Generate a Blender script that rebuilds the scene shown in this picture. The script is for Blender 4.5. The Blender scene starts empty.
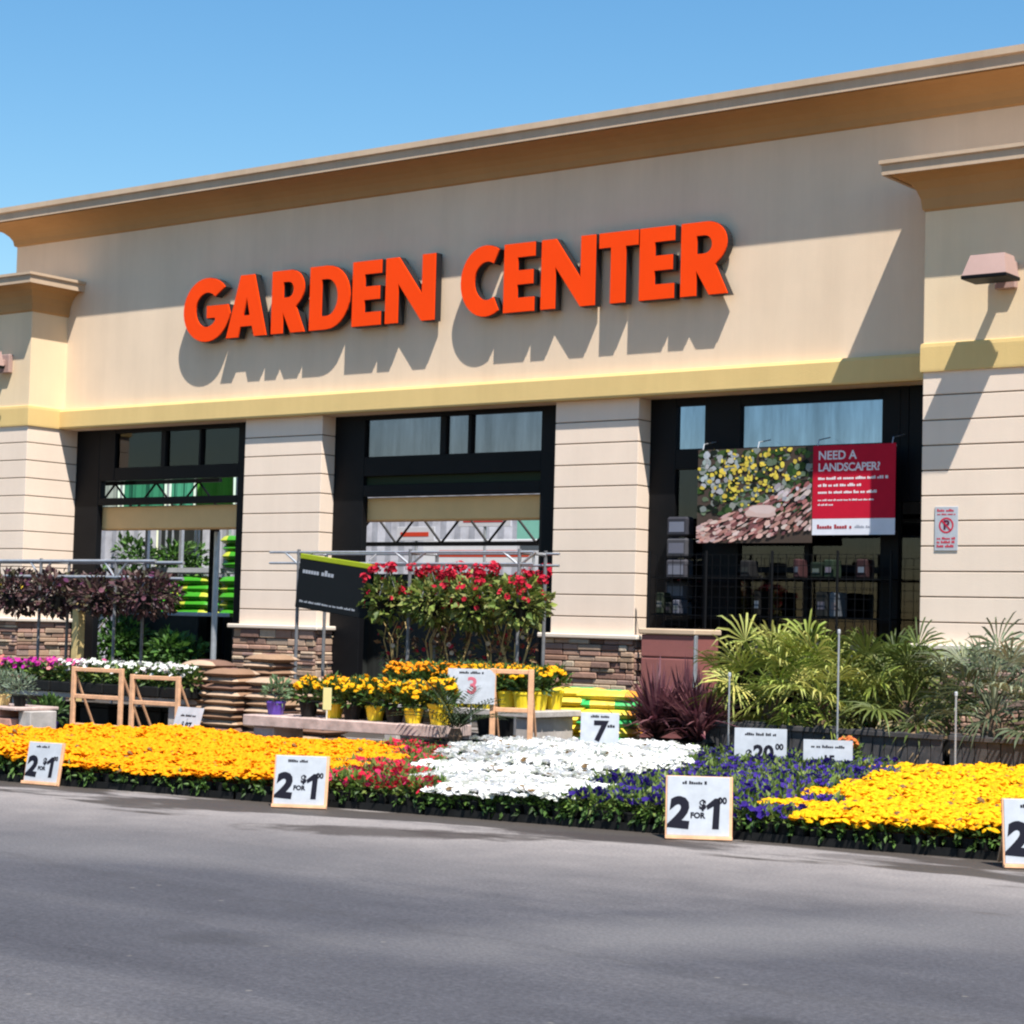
import bpy, bmesh, math, random
from mathutils import Vector, Matrix
PI = math.pi
R = math.radians
rnd = random.Random(7)
scene = bpy.context.scene
col = scene.collection

# ------------------------------------------------------------------ colour
def lin1(c):
    c = c / 255.0
    return c / 12.92 if c <= 0.04045 else ((c + 0.055) / 1.055) ** 2.4
def srgb(r, g, b): return (lin1(r), lin1(g), lin1(b), 1.0)
def C4(r, g, b): return (r, g, b, 1.0)
def jit(c, a=.15, r=rnd):
    k = 1 + r.uniform(-a, a)
    return (min(1, max(0, c[0] * k * (1 + r.uniform(-a, a) * .3))), min(1, max(0, c[1] * k)), min(1, max(0, c[2] * k * (1 + r.uniform(-a, a) * .3))), 1)

# ------------------------------------------------------------------ materials
def new_mat(name):
    m = bpy.data.materials.new(name); m.use_nodes = True
    nt = m.node_tree
    b = nt.nodes['Principled BSDF']
    return m, nt, b
def link(nt, a, b): nt.links.new(a, b)
def noise(nt, scale, detail=4, rough=.6, coords='Object', vec=None):
    n = nt.nodes.new('ShaderNodeTexNoise'); n.inputs['Scale'].default_value = scale
    n.inputs['Detail'].default_value = detail; n.inputs['Roughness'].default_value = rough
    if vec is None:
        tc = nt.nodes.new('ShaderNodeTexCoord'); link(nt, tc.outputs[coords], n.inputs['Vector'])
    else: link(nt, vec, n.inputs['Vector'])
    return n
def ramp(nt, fac, stops):
    r = nt.nodes.new('ShaderNodeValToRGB')
    e = r.color_ramp.elements
    e[0].position, e[0].color = stops[0]
    e[1].position, e[1].color = stops[-1]
    for p, c in stops[1:-1]:
        x = e.new(p); x.color = c
    link(nt, fac, r.inputs['Fac'])
    return r
def mixc(nt, fac, a, b, mode='MIX'):
    m = nt.nodes.new('ShaderNodeMix'); m.data_type = 'RGBA'; m.blend_type = mode
    for s, v in ((0, fac), (6, a), (7, b)):
        if hasattr(v, 'is_output') or isinstance(v, bpy.types.NodeSocket): link(nt, v, m.inputs[s])
        else: m.inputs[s].default_value = v
    return m.outputs[2]
def bump(nt, b, h, strength, dist=.01):
    n = nt.nodes.new('ShaderNodeBump'); n.inputs['Strength'].default_value = strength; n.inputs['Distance'].default_value = dist
    link(nt, h, n.inputs['Height']); link(nt, n.outputs['Normal'], b.inputs['Normal'])
def plain(name, c, rough=.6, metal=0, var=.12, vscale=2.0, bscale=0, bstr=.2, bdist=.005, spec=.5, fine=0):
    m, nt, b = new_mat(name)
    n = noise(nt, vscale, 5, .65)
    lo = tuple(max(0, x * (1 - var)) for x in c[:3]) + (1,)
    hi = tuple(min(1, x * (1 + var)) for x in c[:3]) + (1,)
    r = ramp(nt, n.outputs['Fac'], [(.3, lo), (.7, hi)])
    out = r.outputs['Color']
    link(nt, out, b.inputs['Base Color'])
    b.inputs['Roughness'].default_value = rough; b.inputs['Metallic'].default_value = metal
    b.inputs['Specular IOR Level'].default_value = spec
    if bscale:
        bn = noise(nt, bscale, 3, .6); bump(nt, b, bn.outputs['Fac'], bstr, bdist)
    return m
def tinted(name, rough=.7, transl=0, spec=.3, bscale=0, bstr=.3, bdist=.01, var=.1, vscale=6):
    """base colour from the mesh's own 'tint' attribute (the paint, print, petal or stone colour of each face)"""
    m, nt, b = new_mat(name)
    a = nt.nodes.new('ShaderNodeAttribute'); a.attribute_name = 'tint'
    n = noise(nt, vscale, 4, .6)
    r = ramp(nt, n.outputs['Fac'], [(.25, C4(1 - var, 1 - var, 1 - var)), (.75, C4(1, 1, 1))])
    c = mixc(nt, 1.0, a.outputs['Color'], r.outputs['Color'], 'MULTIPLY')
    link(nt, c, b.inputs['Base Color'])
    b.inputs['Roughness'].default_value = rough; b.inputs['Specular IOR Level'].default_value = spec
    if bscale:
        bn = noise(nt, bscale, 4, .6); bump(nt, b, bn.outputs['Fac'], bstr, bdist)
    if transl:
        t = nt.nodes.new('ShaderNodeBsdfTranslucent'); link(nt, c, t.inputs['Color'])
        mx = nt.nodes.new('ShaderNodeMixShader'); mx.inputs[0].default_value = transl
        link(nt, b.outputs[0], mx.inputs[1]); link(nt, t.outputs[0], mx.inputs[2])
        link(nt, mx.outputs[0], nt.nodes['Material Output'].inputs['Surface'])
    return m
def glass_mat(name, tint, gloss=.9):
    m, nt, b = new_mat(name)
    nt.nodes.remove(b)
    t = nt.nodes.new('ShaderNodeBsdfTransparent'); t.inputs['Color'].default_value = tint
    g = nt.nodes.new('ShaderNodeBsdfGlossy'); g.inputs['Roughness'].default_value = .03
    g.inputs['Color'].default_value = (gloss, gloss, gloss, 1)
    tc = nt.nodes.new('ShaderNodeTexCoord'); mp = nt.nodes.new('ShaderNodeMapping'); mp.inputs['Scale'].default_value = (5, 1, .5); link(nt, tc.outputs['Object'], mp.inputs['Vector'])
    sn = noise(nt, 1.0, 5, .7, vec=mp.outputs['Vector'])
    sr = ramp(nt, sn.outputs['Fac'], [(.3, tuple(x * .78 for x in tint[:3]) + (1,)), (.7, tuple(min(1, x * 1.12) for x in tint[:3]) + (1,))]); link(nt, sr.outputs['Color'], t.inputs['Color'])
    wv = noise(nt, 1.3, 2, .5, vec=tc.outputs['Object']); bn = nt.nodes.new('ShaderNodeBump'); bn.inputs['Strength'].default_value = .06; bn.inputs['Distance'].default_value = .05
    link(nt, wv.outputs['Fac'], bn.inputs['Height']); link(nt, bn.outputs['Normal'], g.inputs['Normal'])
    f = nt.nodes.new('ShaderNodeFresnel'); f.inputs['IOR'].default_value = 1.5
    mx = nt.nodes.new('ShaderNodeMixShader')
    link(nt, f.outputs[0], mx.inputs[0]); link(nt, t.outputs[0], mx.inputs[1]); link(nt, g.outputs[0], mx.inputs[2])
    link(nt, mx.outputs[0], nt.nodes['Material Output'].inputs['Surface'])
    return m

def stucco(name, c, streak=.10):
    m, nt, b = new_mat(name)
    tc = nt.nodes.new('ShaderNodeTexCoord')
    big = noise(nt, .55, 6, .65, vec=tc.outputs['Object'])
    mp = nt.nodes.new('ShaderNodeMapping'); mp.inputs['Scale'].default_value = (2.2, 2.2, .18)
    link(nt, tc.outputs['Object'], mp.inputs['Vector'])
    st = noise(nt, 1.0, 5, .7, vec=mp.outputs['Vector'])
    fine = noise(nt, 60, 3, .6, vec=tc.outputs['Object'])
    r1 = ramp(nt, big.outputs['Fac'], [(.3, tuple(x * .93 for x in c[:3]) + (1,)), (.7, tuple(min(1, x * 1.04) for x in c[:3]) + (1,))])
    r2 = ramp(nt, st.outputs['Fac'], [(.32, C4(1 - streak, 1 - streak * 1.1, 1 - streak * 1.2)), (.6, C4(1, 1, 1))])
    o = mixc(nt, 1.0, r1.outputs['Color'], r2.outputs['Color'], 'MULTIPLY')
    link(nt, o, b.inputs['Base Color'])
    b.inputs['Roughness'].default_value = .92; b.inputs['Specular IOR Level'].default_value = .15
    bump(nt, b, fine.outputs['Fac'], .35, .006)
    return m

M = {}
M['wall'] = stucco('wall_stucco', C4(.75, .58, .42), .06)
M['wing'] = stucco('wing_stucco', C4(.76, .59, .39), .06)
M['band'] = stucco('band_stucco', C4(.68, .485, .205), .06)
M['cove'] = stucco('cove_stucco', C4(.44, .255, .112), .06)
M['cap'] = stucco('cap_stucco', C4(.54, .40, .28), .12)
M['siding'] = stucco('siding_paint', C4(.80, .645, .52), .04)
M['joint'] = plain('siding_joint', C4(.20, .15, .11), .95)
M['ledge'] = stucco('ledge_stone', C4(.72, .62, .52), .08)
M['stone'] = tinted('ledgestone', .9, 0, .2, 30, .6, .01, .25, 9)
M['black'] = plain('black_frame_paint', C4(.006, .006, .007), .5, 0, .2, spec=.12)
M['darkpl'] = plain('black_plastic', C4(.010, .010, .010), .6, 0, .4, 8, spec=.15)
M['galv'] = plain('galvanised_steel', C4(.42, .43, .45), .45, .55, .15, 12)
M['pipe'] = plain('dull_steel_pipe', C4(.16, .16, .17), .6, .3, .3, 9)
M['tanbeam'] = plain('tan_beam_paint', C4(.80, .47, .19), .7, 0, .06)
M['orange'] = plain('orange_acrylic', C4(.88, .058, .003), .5, 0, .03, 1.5, spec=.1)
M['return'] = plain('black_letter_return', C4(.012, .011, .012), .5)
M['wood'] = plain('peach_wood', C4(.66, .36, .20), .75, 0, .2, 14)
M['timber'] = plain('tan_timber', C4(.52, .38, .16), .8, 0, .2, 10)
M['concrete'] = plain('weathered_concrete', C4(.40, .36, .33), .95, 0, .22, 5, 40, .4, .006)
M['slab'] = plain('pinkish_slab', C4(.46, .34, .30), .9, 0, .3, 6, 30, .4, .006)
M['brick'] = plain('terracotta_block', C4(.50, .25, .19), .9, 0, .25, 8, 30, .4, .006)
M['maroon'] = plain('maroon_paint', C4(.25, .085, .075), .7, 0, .12, 3, 20, .2)
M['lampbody'] = plain('pinkish_lamp_housing', C4(.37, .24, .205), .55, 0, .08)
M['dark'] = plain('dark_recess', C4(.02, .02, .022), .8)
M['pale'] = plain('pale_panel', C4(.48, .48, .53), .7, 0, .35, 1.6)
M['sheeting'] = plain('black_sheeting', C4(.014, .017, .015), .9, 0, .5, 1.2)
M['white'] = plain('white_board', C4(.42, .44, .475), .7, 0, .14, 5, spec=.1)
M['tint'] = tinted('printed_or_painted', .65, 0, .08)
M['petal'] = tinted('petals', .75, .30, .15)
M['leaf'] = tinted('leaves', .55, .22, .35)
M['bag'] = tinted('bag_film', .38, 0, .5, 14, .5, .02, .12)
M['sack'] = tinted('paper_sack', .75, 0, .3, 11, .6, .025, .2, 7)
M['wood_dark'] = plain('grey_weathered_wood', C4(.05, .045, .045), .9, 0, .45, 9, 30, .4)
M['trunk'] = plain('fibrous_trunk', C4(.16, .10, .06), .95, 0, .4, 20, 60, .8, .02)
M['glass_blue'] = glass_mat('blue_tinted_glass', C4(.50, .555, .64))
M['glass_grey'] = glass_mat('grey_tinted_glass', C4(.42, .41, .45))
M['glass_dark'] = glass_mat('dark_tinted_glass', C4(.36, .36, .39))
M['ypot'] = plain('yellow_pot', C4(.80, .58, .02), .45, 0, .1, 6)
M['ppot'] = plain('purple_pot', C4(.10, .05, .35), .4, 0, .1, 6)
M['terrapot'] = plain('sandy_pot', C4(.70, .50, .20), .6, 0, .1, 6)

# ------------------------------------------------------------------ mesh builder
class MB:
    def __init__(s): s.v = []; s.f = []; s.m = []; s.c = []
    def add(s, verts, faces, c=None, mi=0, mat=None):
        o = len(s.v)
        if mat is not None: verts = [mat @ Vector(v) for v in verts]
        s.v.extend([tuple(v) for v in verts])
        for f in faces:
            s.f.append([o + i for i in f]); s.m.append(mi); s.c.append(c or (1, 1, 1, 1))
    def box(s, x0, x1, y0, y1, z0, z1, c=None, mi=0, mat=None):
        v = [(x0, y0, z0), (x1, y0, z0), (x1, y1, z0), (x0, y1, z0), (x0, y0, z1), (x1, y0, z1), (x1, y1, z1), (x0, y1, z1)]
        f = [(0, 3, 2, 1), (4, 5, 6, 7), (0, 1, 5, 4), (1, 2, 6, 5), (2, 3, 7, 6), (3, 0, 4, 7)]
        s.add(v, f, c, mi, mat)
    def bbox(s, x0, x1, y0, y1, z0, z1, b=.01, c=None, mi=0, mat=None):
        """box with its edges chamfered"""
        b = min(b, (x1 - x0) / 2.1, (y1 - y0) / 2.1, (z1 - z0) / 2.1)
        v = []; idx = {}
        for ix, X in enumerate((x0, x1)):
            for iy, Y in enumerate((y0, y1)):
                for iz, Z in enumerate((z0, z1)):
                    sx, sy, sz = (1, -1)[ix], (1, -1)[iy], (1, -1)[iz]
                    idx[ix, iy, iz] = len(v)
                    v += [(X, Y + sy * b, Z + sz * b), (X + sx * b, Y, Z + sz * b), (X + sx * b, Y + sy * b, Z)]
        I = lambda a, b_, c_, k: idx[a, b_, c_] + k
        f = []
        for i in (0, 1):
            f.append([I(i, 0, 0, 0), I(i, 1, 0, 0), I(i, 1, 1, 0), I(i, 0, 1, 0)])
            f.append([I(0, i, 0, 1), I(1, i, 0, 1), I(1, i, 1, 1), I(0, i, 1, 1)])
            f.append([I(0, 0, i, 2), I(1, 0, i, 2), I(1, 1, i, 2), I(0, 1, i, 2)])
        for i in (0, 1):
            for j in (0, 1):
                f.append([I(i, j, 0, 0), I(i, j, 1, 0), I(i, j, 1, 1), I(i, j, 0, 1)])
                f.append([I(i, 0, j, 0), I(i, 1, j, 0), I(i, 1, j, 2), I(i, 0, j, 2)])
                f.append([I(0, i, j, 1), I(1, i, j, 1), I(1, i, j, 2), I(0, i, j, 2)])
                for k in (0, 1): f.append([I(i, j, k, 0), I(i, j, k, 1), I(i, j, k, 2)])
        s.add(v, f, c, mi, mat)
    def tube(s, pts, r, n=8, c=None, mi=0, caps=True, mat=None):
        pts = [Vector(p) for p in pts]
        rs = r if isinstance(r, (list, tuple)) else [r] * len(pts)
        v = []; f = []
        for i, p in enumerate(pts):
            d = (pts[min(i + 1, len(pts) - 1)] - pts[max(i - 1, 0)]).normalized()
            a = d.orthogonal().normalized() if i == 0 else (a - d * a.dot(d)).normalized()
            b = d.cross(a)
            for k in range(n):
                t = 2 * PI * k / n
                v.append(p + (a * math.cos(t) + b * math.sin(t)) * rs[i])
        for i in range(len(pts) - 1):
            for k in range(n):
                f.append((i * n + k, i * n + (k + 1) % n, (i + 1) * n + (k + 1) % n, (i + 1) * n + k))
        if caps:
            f.append(tuple(range(n - 1, -1, -1))); f.append(tuple((len(pts) - 1) * n + k for k in range(n)))
        s.add(v, f, c, mi, mat)
    def lathe(s, prof, n=16, cx=0, cy=0, c=None, mi=0, mat=None):
        v = []; f = []
        for r, z in prof:
            for k in range(n):
                t = 2 * PI * k / n
                v.append((cx + r * math.cos(t), cy + r * math.sin(t), z))
        for i in range(len(prof) - 1):
            for k in range(n):
                f.append((i * n + k, i * n + (k + 1) % n, (i + 1) * n + (k + 1) % n, (i + 1) * n + k))
        f.append(tuple(range(n - 1, -1, -1))); f.append(tuple((len(prof) - 1) * n + k for k in range(n)))
        s.add(v, f, c, mi, mat)
    def sweep(s, path, prof, c=None, mi=0):
        """closed profile [(out, z)] carried along a 2-D path with mitred corners; out is to the right of travel"""
        P = [Vector((p[0], p[1])) for p in path]; n = len(prof); v = []; f = []
        for i, p in enumerate(P):
            ns = []
            if i > 0: d = (P[i] - P[i - 1]).normalized(); ns.append(Vector((d.y, -d.x)))
            if i < len(P) - 1: d = (P[i + 1] - P[i]).normalized(); ns.append(Vector((d.y, -d.x)))
            m = ns[0] if len(ns) == 1 else (ns[0] + ns[1]) / (1 + ns[0].dot(ns[1]))
            for o, z in prof: v.append((p.x + m.x * o, p.y + m.y * o, z))
        for i in range(len(P) - 1):
            for k in range(n):
                f.append((i * n + k, (i + 1) * n + k, (i + 1) * n + (k + 1) % n, i * n + (k + 1) % n))
        f.append(tuple(range(n))); f.append(tuple((len(P) - 1) * n + k for k in range(n - 1, -1, -1)))
        s.add(v, f, c, mi)
    def mesh(s, me, mat, c=None, mi=0):
        s.add([mat @ v.co for v in me.vertices], [tuple(p.vertices) for p in me.polygons], c, mi)
    def data(s, name, mats, smooth=False):
        me = bpy.data.meshes.new(name)
        me.from_pydata(s.v, [], s.f)
        for m in (mats if isinstance(mats, (list, tuple)) else [mats]): me.materials.append(m)
        me.polygons.foreach_set('material_index', s.m)
        a = me.color_attributes.new('tint', 'FLOAT_COLOR', 'CORNER')
        buf = []
        for p, c in zip(me.polygons, s.c): buf.extend(list(c) * p.loop_total)
        a.data.foreach_set('color', buf)
        if smooth: me.polygons.foreach_set('use_smooth', [True] * len(me.polygons))
        me.update()
        if not name.startswith(('foliage', 'blossoms', 'crown')):
            bm = bmesh.new(); bm.from_mesh(me); bmesh.ops.recalc_face_normals(bm, faces=bm.faces); bm.to_mesh(me); bm.free()
        return me
    def build(s, name, mats, parent=None, loc=None, rz=0, smooth=False):
        return put(name, s.data(name, mats, smooth), parent, loc, rz)

def put(name, me, parent=None, loc=None, rz=0):
    o = bpy.data.objects.new(name, me); col.objects.link(o)
    if parent is not None: o.parent = parent
    if loc is not None: o.location = loc
    o.rotation_euler = (0, 0, rz)
    return o
def tag(o, label=None, cat=None, group=None, kind=None):
    if label: o['label'] = label
    if cat: o['category'] = cat
    if group: o['group'] = group
    if kind: o['kind'] = kind
    return o
def thing(name, label, cat, loc=(0, 0, 0), rz=0, group=None):
    o = bpy.data.objects.new(name, None); col.objects.link(o)
    o.location = loc; o.rotation_euler = (0, 0, rz); o.empty_display_size = .1
    return tag(o, label, cat, group)
def dup(root, loc, rz=0, label=None, group=None, sc=None):
    r = root.copy(); col.objects.link(r); r.location = loc; r.rotation_euler = (0, 0, rz)
    if label: r['label'] = label
    if group: r['group'] = group
    if sc: r.scale = sc
    for ch in list(root.children):
        c = ch.copy(); col.objects.link(c); c.parent = r
        for g in list(ch.children):
            d = g.copy(); col.objects.link(d); d.parent = c
    return r

# ------------------------------------------------------------------ text and outlines -> mesh data
def curve_mesh(cu):
    o = bpy.data.objects.new('tmp', cu); col.objects.link(o)
    dg = bpy.context.evaluated_depsgraph_get(); dg.update()
    me = bpy.data.meshes.new_from_object(o.evaluated_get(dg))
    bpy.data.objects.remove(o)
    return me
def text_mesh(s, size, bold=0, extrude=.0008, align='CENTER', space=1.0):
    cu = bpy.data.curves.new('t', 'FONT'); cu.body = s; cu.size = size; cu.offset = bold; cu.extrude = extrude
    cu.align_x = align; cu.align_y = 'CENTER'; cu.space_character = space; cu.resolution_u = 3
    return curve_mesh(cu)
def outline_mesh(loops, extrude, offset=0):
    cu = bpy.data.curves.new('g', 'CURVE'); cu.dimensions = '2D'; cu.fill_mode = 'BOTH'; cu.extrude = extrude
    cu.offset = offset
    for L in loops:
        sp = cu.splines.new('POLY'); sp.points.add(len(L) - 1)
        for p, q in zip(sp.points, L): p.co = (q[0], q[1], 0, 1)
        sp.use_cyclic_u = True
    return curve_mesh(cu)
XZ = Matrix(((1, 0, 0, 0), (0, 0, -1, 0), (0, 1, 0, 0), (0, 0, 0, 1)))   # text XY -> facade XZ, facing -y
def at_xz(x, y, z, tilt=0): return Matrix.Translation((x, y, z)) @ XZ @ Matrix.Rotation(tilt, 4, 'Z')
def greek(mb, x0, x1, y, z, h, c, r, dens=.82):
    """a line of lettering too small to read in the photograph: word-length strokes"""
    x = x0
    while x < x1 - h * .6:
        w = min(r.uniform(1.2, 4.2) * h, x1 - x)
        n = max(1, int(w / (h * .62)))
        for k in range(n):
            a = x + k * w / n
            hh = h * r.choice((.62, .62, 1.0, .8))
            mb.box(a, a + w / n * dens, y - .0006, y + .0006, z, z + hh, c)
        x += w + h * .55

# ================================================================== GROUND
WET = (.048, .038, .034, 1); WORN = (.125, .118, .120, 1); OIL = (.022, .021, .022, 1)
PATCHES = [(6.4, -12.15, 1.3, .40, .45, .18, .85, WET), (7.75, -11.15, 1.2, .28, .22, .18, .85, WET), (9.7, -10.85, .7, .2, .2, .2, .5, WET), (10.7, -14.4, 2.2, .6, 1.0, .5, .8, WORN), (5.5, -14.6, 2.6, .7, .5, .6, .45, WORN), (9.0, -16.4, .32, .22, .3, .3, .25, OIL), (11.9, -16.3, .22, .16, .2, .3, .4, OIL)]
def ground():
    m, nt, b = new_mat('asphalt')
    tc = nt.nodes.new('ShaderNodeTexCoord')
    ob = tc.outputs['Object']
    mp = nt.nodes.new('ShaderNodeMapping'); mp.inputs['Rotation'].default_value = (0, 0, -R(8.3)); mp.inputs['Location'].default_value = (0, 11.75, 0)
    link(nt, ob, mp.inputs['Vector'])
    sx = nt.nodes.new('ShaderNodeSeparateXYZ'); link(nt, mp.outputs['Vector'], sx.inputs[0])
    mp2 = nt.nodes.new('ShaderNodeMapping'); mp2.inputs['Rotation'].default_value = (0, 0, -R(14)); mp2.inputs['Scale'].default_value = (.10, .75, 1)
    link(nt, ob, mp2.inputs['Vector'])
    streak = noise(nt, 1.0, 5, .62, vec=mp2.outputs['Vector'])
    big = noise(nt, .35, 6, .6, vec=ob)
    mid = noise(nt, 2.2, 6, .7, vec=ob)
    fine = noise(nt, 90, 3, .7, vec=ob)
    grit = noise(nt, 28, 4, .75, vec=ob)
    base = ramp(nt, streak.outputs['Fac'], [(.28, C4(.048, .047, .055)), (.5, C4(.064, .063, .072)), (.74, C4(.104, .099, .104))])
    r2 = ramp(nt, big.outputs['Fac'], [(.3, C4(.82, .82, .84)), (.7, C4(1.12, 1.1, 1.08))])
    c = mixc(nt, 1.0, base.outputs['Color'], r2.outputs['Color'], 'MULTIPLY')
    r3 = ramp(nt, mid.outputs['Fac'], [(.3, C4(.86, .86, .86)), (.7, C4(1.08, 1.08, 1.08))])
    c = mixc(nt, 1.0, c, r3.outputs['Color'], 'MULTIPLY')
    r4 = ramp(nt, grit.outputs['Fac'], [(.3, C4(.66, .66, .66)), (.7, C4(1.3, 1.3, 1.3))])
    c = mixc(nt, .8, c, r4.outputs['Color'], 'MULTIPLY')
    # dusty, tan ground beside the beds, wandering outward
    add = nt.nodes.new('ShaderNodeMath'); add.operation = 'MULTIPLY_ADD'
    link(nt, big.outputs['Fac'], add.inputs[0]); add.inputs[1].default_value = 2.6; link(nt, sx.outputs['Y'], add.inputs[2])
    dust = nt.nodes.new('ShaderNodeMapRange'); link(nt, add.outputs[0], dust.inputs['Value'])
    dust.inputs['From Min'].default_value = -2.5; dust.inputs['From Max'].default_value = .6
    dust.inputs['To Max'].default_value = .8
    dn = ramp(nt, mid.outputs['Fac'], [(.3, C4(.22, .195, .185)), (.7, C4(.29, .255, .235))])
    c = mixc(nt, dust.outputs[0], c, dn.outputs['Color'])
    # drained water: dark stains close to the trays
    wn = nt.nodes.new('ShaderNodeMapping'); wn.inputs['Scale'].default_value = (.42, 1.5, 1); wn.inputs['Location'].default_value = (1.7, 0, 0)
    link(nt, mp.outputs['Vector'], wn.inputs['Vector'])
    wet = noise(nt, 1.0, 5, .55, vec=wn.outputs['Vector'])
    band = nt.nodes.new('ShaderNodeMapRange'); link(nt, sx.outputs['Y'], band.inputs['Value'])
    band.inputs['From Min'].default_value = -1.9; band.inputs['From Max'].default_value = -.2
    mw = nt.nodes.new('ShaderNodeMath'); mw.operation = 'MULTIPLY_ADD'; link(nt, band.outputs[0], mw.inputs[0]); mw.inputs[1].default_value = .30
    link(nt, wet.outputs['Fac'], mw.inputs[2])
    wr = nt.nodes.new('ShaderNodeMapRange'); link(nt, mw.outputs[0], wr.inputs['Value'])
    wr.inputs['From Min'].default_value = .705; wr.inputs['From Max'].default_value = .76
    c = mixc(nt, wr.outputs[0], c, C4(.060, .050, .043))
    link(nt, c, b.inputs['Base Color'])
    def patch(px, py, rx, ry, rot, soft, amount, colour, c):
        m3 = nt.nodes.new('ShaderNodeMapping'); m3.vector_type = 'TEXTURE'; m3.inputs['Location'].default_value = (px, py, 0); m3.inputs['Rotation'].default_value = (0, 0, rot); m3.inputs['Scale'].default_value = (rx, ry, 1)
        link(nt, ob, m3.inputs['Vector'])
        ln = nt.nodes.new('ShaderNodeVectorMath'); ln.operation = 'LENGTH'; link(nt, m3.outputs['Vector'], ln.inputs[0])
        ad = nt.nodes.new('ShaderNodeMath'); ad.operation = 'MULTIPLY_ADD'; link(nt, mid.outputs['Fac'], ad.inputs[0]); ad.inputs[1].default_value = 1.5; link(nt, ln.outputs['Value'], ad.inputs[2])
        mr = nt.nodes.new('ShaderNodeMapRange'); link(nt, ad.outputs[0], mr.inputs['Value']); mr.inputs['From Min'].default_value = 1.5 - soft; mr.inputs['From Max'].default_value = 1.5 + soft
        mr.inputs['To Min'].default_value = amount; mr.inputs['To Max'].default_value = 0
        return mixc(nt, mr.outputs[0], c, colour)
    for q in PATCHES: c = patch(*q, c)
    speck = noise(nt, 48, 2, .8, vec=ob)
    r5 = ramp(nt, speck.outputs['Fac'], [(.34, C4(.62, .62, .62)), (.5, C4(1, 1, 1)), (.68, C4(1.45, 1.43, 1.4))])
    c = mixc(nt, .55, c, r5.outputs['Color'], 'MULTIPLY')
    # hairline cracks and scattered grit
    cm = nt.nodes.new('ShaderNodeMapping'); cm.inputs['Scale'].default_value = (.07, .2, 1); link(nt, ob, cm.inputs['Vector'])
    warp = nt.nodes.new('ShaderNodeMix'); warp.data_type = 'RGBA'; warp.inputs[0].default_value = .12
    link(nt, cm.outputs['Vector'], warp.inputs[6]); link(nt, mid.outputs['Color'], warp.inputs[7])
    vo = nt.nodes.new('ShaderNodeTexVoronoi'); vo.feature = 'DISTANCE_TO_EDGE'; vo.inputs['Scale'].default_value = 1.0; link(nt, warp.outputs[2], vo.inputs['Vector'])
    ck = nt.nodes.new('ShaderNodeMapRange'); link(nt, vo.outputs['Distance'], ck.inputs['Value']); ck.inputs['From Min'].default_value = .002; ck.inputs['From Max'].default_value = .010
    ck.inputs['To Min'].default_value = .22; ck.inputs['To Max'].default_value = 0
    c = mixc(nt, ck.outputs[0], c, C4(.035, .033, .034))
    sp = nt.nodes.new('ShaderNodeTexVoronoi'); sp.inputs['Scale'].default_value = 3.2; link(nt, ob, sp.inputs['Vector'])
    sk = nt.nodes.new('ShaderNodeMapRange'); link(nt, sp.outputs['Distance'], sk.inputs['Value']); sk.inputs['From Min'].default_value = .03; sk.inputs['From Max'].default_value = .06
    sk.inputs['To Min'].default_value = .5; sk.inputs['To Max'].default_value = 0
    c = mixc(nt, sk.outputs[0], c, C4(.20, .18, .16))
    link(nt, c, b.inputs['Base Color'])
    rr = nt.nodes.new('ShaderNodeMapRange'); link(nt, wr.outputs[0], rr.inputs['Value']); rr.inputs['To Min'].default_value = .9; rr.inputs['To Max'].default_value = .6
    link(nt, rr.outputs[0], b.inputs['Roughness'])
    b.inputs['Specular IOR Level'].default_value = .3
    bump(nt, b, fine.outputs['Fac'], .5, .006)
    mb = MB()
    mb.add([(-400, -400, 0), (400, -400, 0), (400, 400, 0), (-400, 400, 0)], [(0, 1, 2, 3)])
    o = mb.build('ground', m); tag(o, 'grey worn asphalt lot with paler dusty edge', None, kind='structure')
ground()

# ================================================================== BUILDING
bld = thing('garden_center_building', 'tan stucco garden center facade with cove cornice and three tall bays', 'building', (0, 0, 0))
X_L, X_R = -12.92, 16.0
BAYS = [(-11.46, -7.05), (-5.38, -.89), (.525, 5.17)]
TOP = 4.69
mb = MB()
mb.box(X_L, X_R, 0, .5, TOP, 8.58)
mb.build('wall', M['wall'], bld)
# main cornice: cove + fascia + cap
cv = [(.003, 8.04)] + [(.04 + .46 * (1 - math.cos(t * PI / 2)), 8.06 + .32 * math.sin(t * PI / 2)) for t in [i / 6 for i in range(7)]]
mb = MB(); mb.sweep([(X_L, 6), (X_L, 0), (X_R, 0)], cv + [(.50, 8.46), (.003, 8.46)])
cor = mb.build('cornice', M['cove'], bld)
mb = MB(); mb.sweep([(X_L, 6), (X_L, 0), (X_R, 0)], [(-.5, 8.462), (.53, 8.462), (.53, 8.40), (.56, 8.385), (.56, 8.52), (.60, 8.535), (.60, 8.62), (-.5, 8.66)])
mb.build('cornice_cap', M['cap'], cor)
# belt course
def belt(path, parent, d=.14):
    mb = MB(); mb.sweep(path, [(-.02, TOP + .002), (d * .93, TOP + .002), (d, TOP + .03), (d, 4.99), (d * .8, 5.035), (-.02, 5.05)])
    return mb.build('belt_course', M['band'], parent)
belt([(-11.462, 0), (5.168, 0)], bld)

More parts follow.
